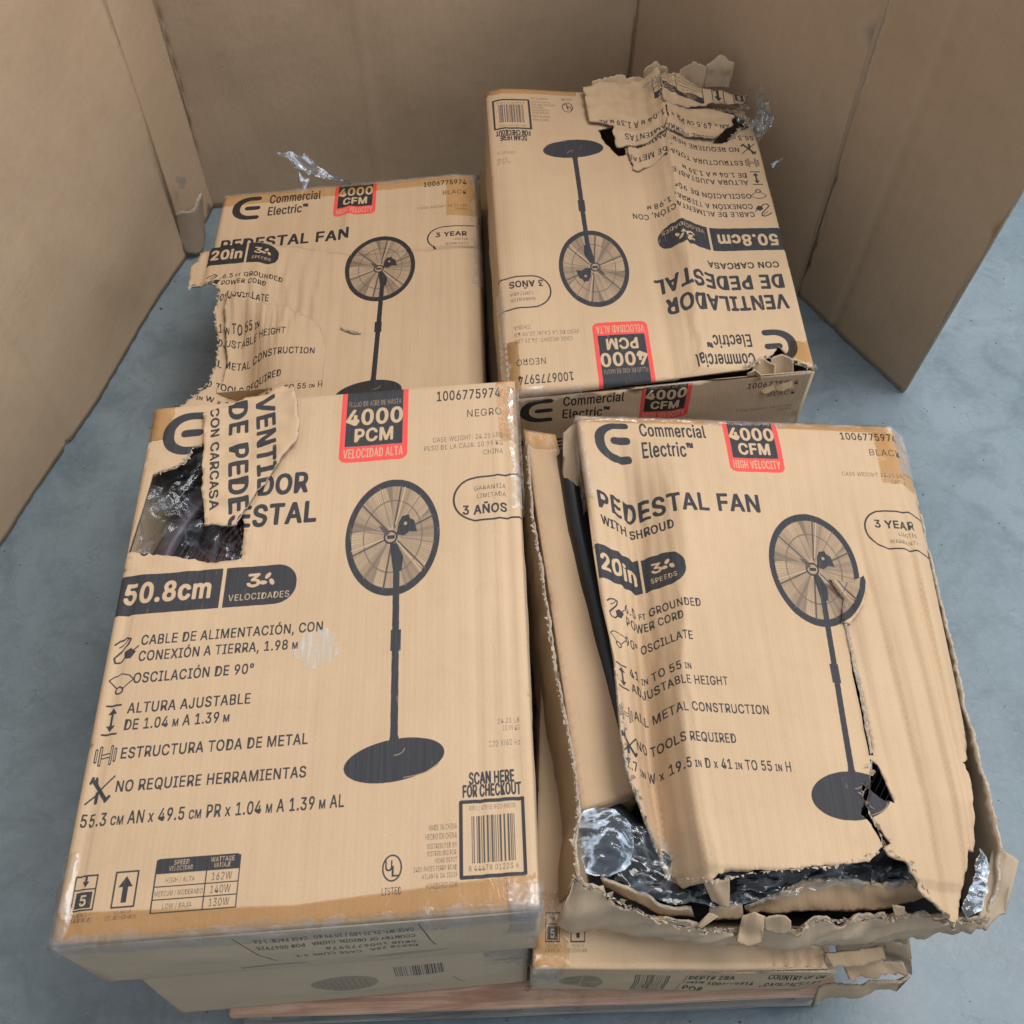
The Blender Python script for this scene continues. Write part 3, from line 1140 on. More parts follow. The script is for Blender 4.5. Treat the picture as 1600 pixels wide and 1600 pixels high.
c0 = at(0, 850, 0)[:2]
c1 = at(290, 402, 0)[:2]
c2 = at(330, 322, 0)[:2]
c3 = at(968, 256, 0)[:2]
cm = at(1250, 461, 0)[:2]
c4 = at(1415, 612, 0)[:2]
d01 = (c0 - c1) / np.hypot(*(c0 - c1))
far = c0 + d01 * 1.25
scr = empty("cardboard_screen", (c1[0], c1[1], 0), "tall brown cardboard screen standing on the left and behind the stacked boxes", "cardboard screen")
LL = np.hypot(*(c1 - far)) * 1000
cx97 = np.hypot(*(at(97, 692, 0)[:2] - far)) * 1000
panel("side_panel", c1 + d01 * 0.0, far, scr, seed=1, creases=((LL - cx97, -.007), (LL - 420, .003), (LL - 760, -.003)), torn=5)
panel("corner_strip", c2, c1, scr, seed=2, wob=.003, uv0=1500)
panel("back_panel", c3, c2, scr, seed=3, uv0=2500, torn=3, creases=((640, .006),), wob=.010)
# torn base flap that has come away at the foot of the corner
fp = [aty(268, 338, at(268, 338, .10)[1]), at(300, 300, .16), at(318, 330, .10)]


def P_flap(u, v):
    a0, a1 = at(266, 336, .13), at(316, 300, .16)
    b0, b1 = at(285, 402, .012), at(322, 372, .012)
    s, t = u / 90, v / 150
    q = (a0 + (a1 - a0) * s) * (1 - t) + (b0 + (b1 - b0) * s) * t
    return q + np.array([.018, -.02, 0]) * math.sin(math.pi * min(max(s, 0), 1)) + np.array([0, 0, .003]) * nz(u / 20, v / 20)


fo = [(0, 4), (20, -6), (45, 6), (70, -2), (90, 0), (90, 110), (82, 132), (62, 150), (30, 148), (8, 128), (0, 100)]
sheet("torn_flap", ragged(fo, 1.5, 8, True, 4), P_flap, [M_WALLIN, M_CORE, M_WALLIN], scr, gu=10, gv=12, thick=.006)
_n = np.array([.004, -.0045, 0])
loft("base_flap", [np.array([*c1, .135]) + _n, np.array([*c2, .135]) + _n], [np.array([*c1, .012]) + _n, np.array([*c2, .012]) + _n], [M_WALLIN, M_CORE, M_WALLIN], scr, torn_top=1, torn_bot=2, gu=12, gv=12, amp=.003, thick=.003, bdir=(.6, -.7, 0), seed=77)
# plastic shred caught in the fold
pl0 = at(288, 262, .25)
sheet("plastic_shred", ragged([(0, 0), (22, 3), (26, 30), (18, 60), (4, 46), (-3, 20)], 2, 7, True, 8),
      lambda u, v: at(279 + u * .6, 262 + v * .35, .27 - v * .0016) + np.array([0.0, -.03 + .01 * nz(u / 8, v / 8), 0]), [M_BAGW], scr, gu=5, gv=6, thick=0)

scr2 = empty("cardboard_screen", (c4[0], c4[1], 0), "brown cardboard screen on the right of the stack with a free lower corner", "cardboard screen")
# the free edge leans out: find the lean from the photograph's edge at (1600, 300)
n34 = (c4 - cm) / np.hypot(*(c4 - cm))
pe = None
best = 1e9
for zz in np.linspace(.2, 1.2, 101):
    q = at(1600, 300, zz)[:2]
    dist = abs((q - c4) @ np.array([-n34[1], n34[0]]))
    if dist < best:
        best, pe = dist, (q, zz)
lean = (pe[0] - c4) * (WALL_T / pe[1])
L34 = np.hypot(*(c4 - cm)) * 1000
cr = []
q = at(1308, 512, 0)[:2]
cr.append((np.hypot(*(q - c4)) * 1000, -.005))
panel("side_panel", c4, cm, scr2, seed=5, lean_a=tuple(lean), creases=tuple(cr), torn=2, uv0=700, wob=.004)
panel("side_panel", cm, c3 + (cm - c3) * .02, scr2, seed=5, torn=2, uv0=200, wob=.004)

# ------------------------------------------------------------------ pallet
pL, pR = at(357, 1590, .124), at(1310, 1556, .124)
pal = empty("wooden_pallet", (pL[0], pL[1], 0), "wooden pallet with pinkish boards under the fan boxes", "pallet")
PW = float(np.hypot(*(pR - pL)[:2]))
for i, y in enumerate((.045, .25, .47, .69, .91, 1.13, 1.35, 1.57)):
    board("board", (pL[0] + PW / 2, pL[1] + y, .114), (PW - .004 * (i % 3), .088, .019), M_PINK, pal, R(.35 * math.sin(i * 2.1)) if i else 0, i)
for i, x in enumerate((.03, PW / 2, PW - .03)):
    board("stringer", (pL[0] + x, pL[1] + .81, .0635), (.038, 1.60, .079), M_GREY, pal, 0, 20 + i)
for i, y in enumerate((.05, .81, 1.57)):
    board("base_board", (pL[0] + PW / 2, pL[1] + y, .0125), (PW, .09, .019), M_GREY, pal, 0, 30 + i)
nb = Joined()
for i, y in enumerate((.045, .25, .47, .69, .91, 1.13, 1.35, 1.57)):
    for x in (.03, PW / 2, PW - .03):
        for dx, dy in ((-.010, -.02), (.009, .022)):
            nb.add(tube("n", [(pL[0] + x + dx, pL[1] + y + dy, .1225), (pL[0] + x + dx, pL[1] + y + dy, .1246)], .0035, None, seg=6))
nb.build("nail", M_BLACK, pal)["kind"] = "stuff"
pal.rotation_euler = (0, 0, math.atan2(pR[1] - pL[1], pR[0] - pL[0]))

# ------------------------------------------------------------------ boxes
RECT = [(0, 0), (570, 0), (570, 810), (0, 810)]


class Box:
    """tl, tr, br, bl are the corners of the printed face (design order), world points"""

    def __init__(s, corners, thick, sag=None, shoulder=7.0, shrink=.0, bottom=None):
        s.c = [np.array(q, float) for q in corners]
        s.t = thick
        s.sag = sag or (lambda u, v: 0.0)
        s.r = shoulder
        s.bot = bottom or [q - np.array([0, 0, thick]) for q in s.c]

    def flat(s, u, v):
        a, b = u / 570, v / 810
        return (s.c[0] * (1 - a) + s.c[1] * a) * (1 - b) + (s.c[3] * (1 - a) + s.c[2] * a) * b

    def dip(s, u, v):
        d = min(u, 570 - u, v, 810 - v)
        if d >= s.r:
            return 0.0
        d = max(d, 0)
        return (s.r - math.sqrt(max(s.r ** 2 - (s.r - d) ** 2, 0))) / 1000

    def P(s, u, v, off=0.0):
        q = s.flat(min(max(u, -60), 640), min(max(v, -60), 900))
        return q + np.array([0, 0, s.sag(u, v) - s.dip(u, v) + off])

    def side(s, k, name, mats, parent, bulge=.006, seed=0, top_torn=0, gu=20, gv=20, drop=None, amp=.003):
        """wall from corner k to corner k+1"""
        a, b = s.c[k], s.c[(k + 1) % 4]
        ab, bb = s.bot[k], s.bot[(k + 1) % 4]
        L = np.linalg.norm(b - a) * 1000
        Hh = abs((a - ab)[2]) * 1000
        e = (b - a) / np.linalg.norm(b - a)
        # outward horizontal normal
        cen = sum(s.c) / 4
        n = np.cross(e, [0, 0, 1.0])
        if (((a + b) / 2 - cen) @ n) < 0:
            n = -n
        n[2] = 0
        n /= np.linalg.norm(n)

        def edge_uv(t):
            w_ = [(0, 0), (570, 0), (570, 810), (0, 810)]
            p0, p1 = w_[k], w_[(k + 1) % 4]
            return p0[0] + (p1[0] - p0[0]) * t, p0[1] + (p1[1] - p0[1]) * t

        def P(u, v):
            f = u / L
            uu, vv = edge_uv(f)
            top = s.P(uu, vv)
            botp = ab + (bb - ab) * f
            t = v / Hh
            q = top * (1 - t) + botp * t
            kk = bulge * math.sin(math.pi * min(max(t, 0), 1)) * math.sin(math.pi * min(max(f, 0), 1)) ** .5 if 0 < f < 1 else 0
            kk += amp * (nz(u / 70, v / 50, seed) + .4 * nz(u / 20, v / 20, seed + 1)) * math.sin(math.pi * min(max(t, 0), 1))
            return q + n * kk
        top = [(0, 0), (L, 0)]
        if drop:
            top = [(0, 0)] + drop(L) + [(L, 0)]
        if top_torn:
            top = ragged(top, top_torn, 6, False, seed)
        pts = top + [(L, Hh), (0, Hh)]
        # print runs left to right seen from outside
        uvf = (lambda u, v: ((L - u) * 570 / L, v * 210 / Hh)) if (np.cross(n, [0, 0, 1.0]) @ e) > 0 else (lambda u, v: (u * 570 / L, v * 210 / Hh))
        o = sheet(name, pts, P, mats, parent, gu=gu, gv=gv, thick=.004, uv=uvf)
        # make the outer face point outward
        f0 = o.data.polygons[0]
        if Vector(f0.normal) @ Vector(n) < 0:
            o.data.flip_normals()
        return o

    def base(s, parent, mat):
        vs = [b + np.array([0, 0, .003]) for b in s.bot]
        return mesh_obj("bottom_panel", vs, [(0, 1, 2, 3)], mat, parent, uvs=[(0, 0), (.57, 0), (.57, .81), (0, .81)])


def quad3(pts, zs):
    return [at(p[0], p[1], z) for p, z in zip(pts, zs if isinstance(zs, (list, tuple)) else [zs] * 4)]


def tape(box, outline, parent, off=.0012, mat=None, name="packing_tape", ragged_amp=.4):
    return sheet(name, ragged(outline, ragged_amp, 20, True, 2), lambda u, v: box.P(u, v, off), [mat or M_TAPE], parent, gu=12, gv=12, thick=0)


def film_over_edge(box, v_edge, u0, u1, inn, down, parent, seed=1, axis='v', out=1, name="stretch_wrap", mat=None, amp=.004, dirn=None):
    """wrap that runs over an edge of the printed face and down the wall"""
    dirn = np.array(dirn if dirn is not None else (0, -1, 0), float)

    def P(s, t):
        # t < 0 lies on the face, t > 0 hangs down the wall
        if axis == 'v':
            base = lambda d: box.P(s, v_edge + (-d if out > 0 else d), .002)
        else:
            base = lambda d: box.P(v_edge + (-d if out > 0 else d), s, .002)
        k = nz(s / 60, t / 9, seed) * amp + nz(s / 22, t / 5, seed + 4) * amp * .5
        if t <= 0:
            q = base(-t)
            return q + np.array([0, 0, abs(k) * (.35 + .65 * min(1, max(0, (inn + t) / inn)))])
        q = base(0)
        return q + dirn * (.004 + abs(k)) + np.array([0, 0, -t / 1000])
    pts = ragged([(u0, -inn), (u1, -inn)], 5, 12, False, seed) + ragged([(u1, down), (u0, down)], 5, 12, False, seed + 1)
    return sheet(name, pts, P, [mat or M_FILM], parent, gu=6, gv=4, thick=0)


BODY = [M_SIDE, M_CORE, M_IN]

# ---- front left stack: box A, on top ------------------------------------------------
ZA = .55
PA = [(240, 635), (805, 590), (845, 1420), (75, 1480)]
HA = homography(PA, RECT)


def uvA(pts):
    return [hp(HA, q) for q in pts]


def sagA(u, v):
    z = .0015 * nz(u / 120, v / 160, 3) + .0007 * nz(u / 9, v / 260, 8)
    for cu_, wd, dp, v0, v1 in ((20, 5, -.004, 300, 810), (430, 3, -.0010, 260, 700), (500, 4, -.0026, 150, 800), (522, 3.5, -.0022, 380, 810), (536, 3, .0020, 0, 500), (548, 4, -.003, 0, 810), (285, 3, -.0008, 400, 800)):
        if v0 < v < v1:
            z += dp * math.exp(-((u - cu_) / wd) ** 2) * min(1, (v - v0) / 60, (v1 - v) / 40)
    # lifted edge round the hole
    d = math.hypot((u - 85) / 120, (v - 190) / 120)
    z += .004 * math.exp(-((d - 1) / .25) ** 2) * nz(u / 25, v / 25, 2)
    return z


boxA = Box(quad3(PA, ZA), .213, sagA, 8)
cA = sum(boxA.c) / 4
tA = empty("fan_box", (cA[0], cA[1], .337), "cardboard fan box with Spanish print and a torn hole at its upper left corner", "cardboard box", "boxed pedestal fans on the pallet")
holeA = ragged(uvA([(238, 742), (262, 733), (287, 722), (300, 700), (322, 692), (352, 700), (366, 760), (378, 825), (374, 872), (335, 880), (290, 874), (250, 868), (205, 862), (186, 874)]), 3.0, 5, True, 5,
               flags=[1] * 13 + [0])
holeA = [(max(a, 3.5), b) for a, b in holeA]
edgeA = [(0, 0), (190, 0), (380, 0), (570, 0), (570, 270), (570, 540), (570, 810), (380, 810), (190, 810), (0, 810), (0, 560), (0, 300)]
sheet("top_panel", edgeA, boxA.P, [M_ES, M_CORE, M_IN], tA, holes=[holeA], gu=6, gv=12)
boxA.side(2, "side_panel", [M_UP, M_CORE, M_IN], tA, bulge=.010, seed=4, gu=14, gv=14)
boxA.side(1, "side_panel", BODY, tA, bulge=.004, seed=5)
boxA.side(0, "side_panel", BODY, tA, bulge=.004, seed=6)
boxA.side(3, "side_panel", BODY, tA, bulge=.004, seed=7)
boxA.base(tA, M_IN)

# torn piece folded over, a quarter turn, still carrying the title
flp = [(318, 652), (360, 640), (402, 626), (440, 608), (458, 612), (464, 640), (468, 672), (464, 694), (430, 735), (398, 778), (380, 800), (368, 824), (345, 826), (318, 824), (316, 760), (319, 700)]


def flap_P(u, v):
    q = boxA.P(u, v, .007)
    lift = .010 * math.exp(-((u - 250) / 55) ** 2) * (1 if v < 150 else .5) + .003 * nz(u / 22, v / 22, 6)
    # corrugation creases across the piece
    lift += .0022 * abs(math.sin(v / 17)) * (1 - min(1, abs(u - 150) / 160))
    lift += .004 * max(0, (60 - v)) / 60
    return q + np.array([0, 0, lift])


_k0 = hp(HA, (415, 628))


def flap_uv(u, v):
    # quarter turn: down the flap = along the title, leftwards = down the design
    return (21 + (v - _k0[1]) * .73 + (_k0[0] - u) * -.12, 171 + (_k0[0] - u + (v - _k0[1]) * .105) * 1.27)


sheet("torn_flap", ragged(uvA(flp), 2.2, 6, True, 11), flap_P, [M_ES, M_CORE, M_IN], tA, gu=5, gv=5, uv=flap_uv)
# tan tape along the near edge and the far left corner
tape(boxA, [(3, 772), (280, 784), (567, 768), (567, 806), (3, 806)], tA)
tape(boxA, [(1, 2), (38, 2), (30, 70), (2, 72)], tA)
tape(boxA, [(537, 2), (568, 2), (568, 130), (542, 118)], tA)
film_over_edge(boxA, 810, -4, 574, 9, 34, tA, seed=3, dirn=(0, -1, 0), amp=.003)
film_over_edge(boxA, 810, 530, 576, 34, 95, tA, seed=8, dirn=(.15, -1, 0), amp=.005)
film_over_edge(boxA, 0, 700, 815, 16, 50, tA, seed=9, axis='u', out=-1, dirn=(-1, 0, 0), amp=.004)
film_over_edge(boxA, 570, 20, 250, 12, 20, tA, seed=12, axis='u', out=1, dirn=(1, 0, 0), amp=.003)
# white scuff where paper was pulled away
sm = uvA([(470, 992), (488, 984), (520, 990), (527, 1015), (512, 1036), (486, 1046), (470, 1040), (452, 1020)])

_m = NT("pale_paper_scuff")
_g = _m.n('ShaderNodeUVMap'); _g.uv_map = "UVMap"
_a = _m.noise(_g.outputs[0], 1.0, 5, .7, scl=(220, 22, 1))
_tr = _m.n('ShaderNodeBsdfTransparent')
_df = _m.n('ShaderNodeBsdfDiffuse'); _df.inputs[0].default_value = (.62, .62, .58, 1)
_mx = _m.n('ShaderNodeMixShader')
_m.l(_m.math('MULTIPLY', _m.ramp(_a, [(.42, .1), (.62, 1.0)]), .6), _mx.inputs[0])
_m.l(_tr.outputs[0], _mx.inputs[1]); _m.l(_df.outputs[0], _mx.inputs[2]); _m.l(_mx.outputs[0], _m.out.inputs[0])
sheet("paper_scuff", ragged(sm, 5, 4, True, 4), lambda u, v: boxA.P(u, v, .0006), [_m.m], tA, gu=8, gv=8, thick=0)

# fan guard under the hole
fz = .514
fc = boxA.flat(282, 310)
tF = empty("pedestal_fan", (fc[0], fc[1], fz - .12), "black fan guard seen through the torn hole of the Spanish box", "fan")
wires = Joined()
ax = (boxA.c[1] - boxA.c[0]); ax /= np.linalg.norm(ax)
ay = (boxA.c[3] - boxA.c[0]); ay /= np.linalg.norm(ay)


def ring(r, z, a0=0, a1=2 * math.pi, n=90):
    return [fc + ax * r * math.cos(a) + ay * r * math.sin(a) + np.array([0, 0, z]) for a in np.linspace(a0, a1, n)]


A0, A1 = math.pi * 1.0, math.pi * 1.5
for i in range(19):
    r = .05 + i * .0109
    rr = r / .26
    wires.add(tube("w", [p_ + np.array([0, 0, fz - fc[2] - .055 * rr ** 2]) for p_ in ring(r, 0)], .0026, None, seg=6))
wires.build("guard_wire", M_BLACK, tF)["kind"] = "stuff"
rad = Joined()
for k in range(24):
    a = 2 * math.pi * k / 24
    pts = []
    for j in range(9):
        r = .05 + .023 * j
        pts.append(fc + (ax * math.cos(a + .25 * j / 9) + ay * math.sin(a + .25 * j / 9)) * r + np.array([0, 0, fz - fc[2] + .004 - .055 * (r / .31) ** 2]))
    rad.add(tube("r", pts, .0022, None, seg=5))
rad.build("guard_spoke", M_BLACK, tF)["kind"] = "stuff"
# shroud: a broad rim
sh = Joined()
vs, fs = [], []
N = 96
prof = [(.318, -.052), (.308, -.040), (.322, -.036), (.344, -.060), (.347, -.13), (.335, -.13), (.322, -.07)]
prof = [(.255 + (r - .322) * 1.15, z) for r, z in prof]
for i in range(N):
    a = 2 * math.pi * i / N
    for r, z in prof:
        vs.append(fc + (ax * math.cos(a) + ay * math.sin(a)) * r + np.array([0, 0, fz - fc[2] + z + .026]))
for i in range(N):
    for j in range(len(prof)):
        a_, b_ = i * len(prof) + j, i * len(prof) + (j + 1) % len(prof)
        c_, d_ = ((i + 1) % N) * len(prof) + (j + 1) % len(prof), ((i + 1) % N) * len(prof) + j
        fs.append((a_, b_, c_, d_))
mesh_obj("shroud", vs, fs, M_PLUM, tF, True)
vs, fs = [], []
for i in range(8):
    r = .02 + .250 * i / 7
    vs += [fc + (ax * math.cos(a) + ay * math.sin(a)) * r + np.array([0, 0, fz - fc[2] - .014 - .055 * (r / .26) ** 2]) for a in np.linspace(0, 2 * math.pi, 48, endpoint=False)]
for i in range(7):
    for j in range(48):
        fs.append((i * 48 + j, (i + 1) * 48 + j, (i + 1) * 48 + (j + 1) % 48, i * 48 + (j + 1) % 48))
mesh_obj("inner_cone", vs, fs, M_BROWN, tF, True)
# blades
for k in range(3):
    vs, fs = [], []
    for i in range(9):
        for j in range(7):
            r = .05 + .18 * i / 8
            a = 2 * math.pi * k / 3 + .4 + (j / 6) * 1.3 * (.5 + .5 * i / 8)
            vs.append(fc + (ax * math.cos(a) + ay * math.sin(a)) * r + np.array([0, 0, fz - fc[2] - .11 + .06 * j / 6]))
    for i in range(8):
        for j in range(6):
            fs.append((i * 7 + j, i * 7 + j + 1, (i + 1) * 7 + j + 1, (i + 1) * 7 + j))
    mesh_obj("blade", vs, fs, M_BROWN, tF, True)


def bag_sheet(name, outline_px, Hm, box, z_off, parent, seed, mat, amp=.012, gu=5, label=None):
    pts = [hp(Hm, q) for q in outline_px]

    def P(u, v):
        a = nz(u / 50, v / 50, seed) + .9 * abs(nz((u + v * .6) / 30, (v - u * .5) / 80, seed + 2)) + .3 * abs(nz((u + v * .9) / 12, (v - u) / 40, seed + 5))
        return box.flat(u, v) + np.array([0, 0, z_off + amp * a])
    o = sheet(name, ragged(pts, 3, 9, True, seed), P, [mat], parent, gu=gu, gv=gu, thick=0)
    return o


o = bag_sheet("plastic_bag", [(225, 742), (250, 720), (300, 700), (350, 690), (380, 800), (380, 880), (340, 884), (290, 884), (190, 888)], HA, boxA, -.028, None, 21, M_CLEAR, amp=.020, gu=4)
tag(o, "crumpled clear plastic bag round the fan guard in the torn hole", "plastic bag")
o = sheet("paper_label", ragged(uvA([(222, 862), (300, 868), (298, 886), (205, 886)]), 1, 8, True, 3), lambda u, v: boxA.flat(u, v) + np.array([0, 0, -.022 + .003 * nz(u / 12, v / 12)]), [M_WHITE], None, gu=8, gv=8, thick=.001)
tag(o, "white paper label with orange marks under the lower rim of the torn hole", "label")
for (x0_, x1_) in ((247, 258), (268, 276)):
    oo = sheet("orange_mark", uvA([(x0_, 869), (x1_, 870), (x1_, 874), (x0_, 873)]), lambda u, v: boxA.flat(u, v) + np.array([0, 0, -.020 + .003 * nz(u / 12, v / 12)]), [M_RED], o, gu=8, gv=8, thick=0)

# ---- box A2 underneath ---------------------------------------------------------------
cA2 = [q + np.array([0.0, 0, 0]) for q in boxA.c]
cA2 = [np.array([q[0], q[1], .335]) for q in cA2]
cA2[3] = np.array([at(215, 1541, .335)[0], cA2[3][1] + .006, .335])
cA2[2] = np.array([cA2[2][0] - .012, cA2[2][1] + .006, .335])
cA2[0] = cA2[0] + np.array([.02, -.03, 0])
boxA2 = Box(cA2, .209, None, 6, bottom=[q + np.array([0.004 if i == 3 else 0, -.012 if i > 1 else 0, -.209]) for i, q in enumerate(cA2)])
tA2 = empty("fan_box", (cA[0], cA[1], .126), "lower cardboard fan box pressed under the Spanish box with the torn hole", "cardboard box", "boxed pedestal fans on the pallet")
sheet("top_panel", edgeA, boxA2.P, [M_PLAIN, M_CORE, M_IN], tA2, gu=40, gv=40)
for k, mt in ((2, [M_LOW, M_CORE, M_IN]), (1, BODY), (0, BODY), (3, BODY)):
    boxA2.side(k, "side_panel", mt, tA2, bulge=.008, seed=14 + k)
boxA2.base(tA2, M_IN)

film_over_edge(boxA2, 810, 500, 576, 4, 120, tA2, seed=18, dirn=(.12, -1, 0), amp=.006, mat=M_FILM)

# ---- back left: box B ------------------------------------------------------------------
ZB = .335
PB = [(350, 305), (745, 268), (759, 665), (262, 710)]
HB = homography(PB, RECT)


def uvB(pts):
    return [hp(HB, q) for q in pts]


def sagB(u, v):
    z = .0018 * nz(u / 110, v / 150, 5)
    lo = max(0.0, min(1.0, (v - 200) / 160))
    z += lo * .0042 * nz(u / 6.5, v / 300, 9) * max(0, 1 - u / 330)
    cr_ = lo * max(0, min(1, (u - 40) / 40, (300 - u) / 90)) * max(0, min(1, (560 - v) / 80))
    z += .0014 * cr_ * math.sin(u / 1.9 + 5 * nz(u / 30, v / 120, 4)) + .002 * cr_ * math.sin(u / 5.3 + 4 * nz(u / 40, v / 150, 2))
    # valley that folds the feature list, left edge kicked up
    c_ = 86 + (v - 480) * .12
    d = u - c_
    g = max(0.0, min(1.0, (v - 390) / 90))
    z += -.048 * g * math.exp(-(d / (55 if d < 0 else 45)) ** 2)
    # ridge in the upper middle
    z += .007 * math.exp(-((u - 285) / 11) ** 2) * math.exp(-((v - 150) / 90) ** 2)
    z -= .007 * max(0, (u - 520) / 50)
    return z


_qb = quad3(PB, ZB)
boxB = Box(_qb, .209, sagB, 7, bottom=[q + np.array([.085 if i in (0, 3) else 0, 0, -.209]) for i, q in enumerate(_qb)])
cB = sum(boxB.c) / 4
tB = empty("fan_box", (cB[0], cB[1], .126), "battered box with English print behind the Spanish box, its left side torn", "cardboard box", "boxed pedestal fans on the pallet")
upB = [(0, 0), (190, 0), (380, 0), (570, 0), (570, 262), (330, 262), (0, 262)]
sheet("top_panel", upB, boxB.P, [M_EN2, M_CORE, M_IN], tB, gu=7, gv=12)


def PB_low(u, v):
    k = max(0.0, min(1.0, (300 - u) / 200))
    f = k * max(0.0, min(1.0, (620 - v) / 200))
    up = 76 * f
    q = boxB.P(u, v - up, .010 * f + .004 * k)
    return q


lowB = [(570, 262), (570, 540), (570, 810), (300, 810), (0, 810)] + \
    ragged([(-38, 770), (-40, 700), (-8, 688)], 2, 6, False, 3) + \
    ragged([(0, 690), (28, 650), (46, 610), (52, 570), (46, 520), (38, 490), (34, 470), (40, 452), (40, 428), (24, 404), (-28, 402), (-34, 330), (-22, 318), (-22, 290), (0, 286), (60, 282), (150, 276), (240, 266), (330, 262)], 2.6, 6, False, 6)
sheet("torn_sheet", lowB, PB_low, [M_EN2, M_CORE, M_IN], tB, gu=3.4, gv=14)
ovl = [hp(HB, q) for q in ((354, 500), (400, 508), (430, 505), (478, 508), (500, 518), (507, 545), (502, 592), (420, 600), (335, 600), (350, 566), (346, 530))]
sheet("torn_flap", ragged(ovl, 2.0, 5, True, 12, flags=[1, 1, 1, 1, 1, 0, 0, 0, 1, 1, 1]),
      lambda u, v: PB_low(u, v) + np.array([0, 0,   .0015 + .018 * max(0, min(1, (270 - u) / 90)) * max(0, min(1, (640 - v) / 110))]), [M_EN2, M_CORE, M_IN], tB, gu=4, gv=6,
      uv=lambda u, v: (u, v - 8 * max(0, min(1, (270 - u) / 90)) * max(0, min(1, (640 - v) / 110))))
for k in range(4):
    boxB.side(k, "side_panel", BODY, tB, bulge=.006, seed=24 + k, drop=(lambda L: [(8, 20), (60, 150), (200, 190), (420, 192), (560, 180), (L - 120, 60), (L - 60, 8)]) if k == 3 else None, top_torn=4 if k == 3 else 0)
boxB.base(tB, M_IN)
for _i, (_a, _b) in enumerate(((((118, 470), (150, 476), (188, 474)), ((120, 482), (150, 486), (186, 480))), (((290, 500), (312, 512), (332, 518)), ((290, 503), (311, 516), (331, 521))))):
    loft("torn_strip", [PB_low(*q) + np.array([0, 0, .006]) for q in _a], [PB_low(*q) + np.array([0, 0, .003]) for q in _b], [M_CORE], tB, torn_top=2, torn_bot=2, gu=4, gv=3, thick=.001, amp=.003, bdir=(0, 0, 1), seed=36 + _i)
tape(boxB, [(2, 2), (568, 2), (568, 34), (300, 40), (2, 46)], tB)
tape(boxB, [(500, 34), (568, 34), (568, 160), (500, 152)], tB, off=.0016)
film_over_edge(boxB, 0, -4, 574, 16, 40, tB, seed=31, out=-1, dirn=(0, 1, 0), amp=.004)
film_over_edge(boxB, 570, 0, 400, 14, 60, tB, seed=33, axis='u', dirn=(1, 0, 0), amp=.004)
# shred of stretch wrap standing off the far edge
def shred(name, path_px, width, z, label, seed, parent=None, mat=None):
    pts = [at(a, b, z_) for (a, b), z_ in zip(path_px, z)]
    L = sum(np.linalg.norm(b - a) for a, b in zip(pts, pts[1:])) * 1000

    def P(u, v):
        q = poly_at(pts, u / L)
        tw = u / L * 5 + seed
        k = width * (1 + .5 * nz(u / 30, 0, seed))
        return q + np.array([math.sin(tw) * .6, .5, math.cos(tw)]) * (v / 1000 * k) + np.array([0, 0, .010 * nz(u / 14, v / 6, seed)])
    n = 12
    ol = ragged([(L * i / n, -10) for i in range(n + 1)], 4, 5, False, seed) + ragged([(L * i / n, 10) for i in range(n, -1, -1)], 4, 5, False, seed + 1)
    o_ = sheet(name, ol, P, [mat or M_BAG], parent, gu=4, gv=3, thick=0)
    if parent is None:
        tag(o_, label, "plastic wrap")
    return o_


shred("wrap_shred", [(548, 289), (530, 280), (498, 267), (468, 250), (440, 238)], 1.5, [.338, .345, .36, .38, .40],
      "", 41, tB, mat=M_BAGW)
shred("wrap_shred", [(480, 290), (474, 278), (462, 262), (452, 246)], 1.1, [.338, .35, .36, .37], "", 45, tB, mat=M_BAGW)

# ---- back right: box D, upside down ------------------------------------------------------
ZD = .45
PD = [(1275, 575), (790, 615), (757, 135), (1190, 150)]
HD = homography([(1275, 575), (790, 615), (757, 135), (1165, 150)], RECT)


def uvD(pts):
    return [hp(HD, q) for q in pts]


def sagD(u, v):
    z = .002 * nz(u / 110, v / 150, 15) + .0008 * nz(u / 9, v / 260, 19)
    # ridge across the title and list
    c_ = 205 + (v - 300) * -.02
    d = u - c_
    g = max(0.25, min(1.0, (v - 60) / 200))
    z += .026 * g * math.exp(-(d / (26 if d > 0 else 42)) ** 2)
    z -= .004 * math.exp(-((u - 262) / 12) ** 2)
    z += .0020 * math.sin(u / 2.6 + 4 * nz(v / 80, u / 30, 6)) * math.exp(-((d + 4) / 34) ** 2) + .006 * max(0, 1 - abs(d + 3 + 6 * nz(v / 50, 0, 9)) / 9)
    z -= .010 * max(0, (u - 535) / 35)
    # far right corner crushed
    z -= .03 * math.exp(-(((u) / 90) ** 2 + ((v - 810) / 90) ** 2))
    return z


boxD = Box(quad3([(1275, 575), (790, 615), (757, 135), (1168, 150)], ZD), .21, sagD, 9)
cD = sum(boxD.c) / 4
tD = empty("fan_box", (cD[0], cD[1], .241), "fan box turned upside down with its far right corner shredded", "cardboard box", "boxed pedestal fans on the pallet")
hD = ragged(uvD([(944, 205), (975, 198), (985, 216), (990, 243), (978, 246), (956, 226)]), 2, 5, True, 4)
hD2 = ragged(uvD([(1096, 178), (1120, 168), (1146, 160), (1164, 174), (1170, 196), (1150, 206), (1140, 224), (1118, 226), (1132, 200), (1110, 188)]), 2, 5, True, 5)
outD = [(0, 0)] + ragged([(8, 4), (40, 28), (60, 60), (84, 34), (130, 10)], 2.5, 5, False, 6) + [(380, 0), (570, 0), (570, 270), (570, 540), (570, 810), (470, 810), (372, 810)] + \
    ragged([(345, 800), (300, 806), (250, 790), (190, 806), (120, 800), (60, 812), (0, 800)], 5, 6, False, 8) + [(0, 540), (0, 270)]
sheet("top_panel", outD, boxD.P, [M_ES2, M_CORE, M_IN], tD, holes=[hD, hD2], gu=3.6, gv=13)
boxD.side(0, "side_panel", [M_HEAD, M_CORE, M_IN], tD, bulge=.006, seed=54, gu=14, gv=14)
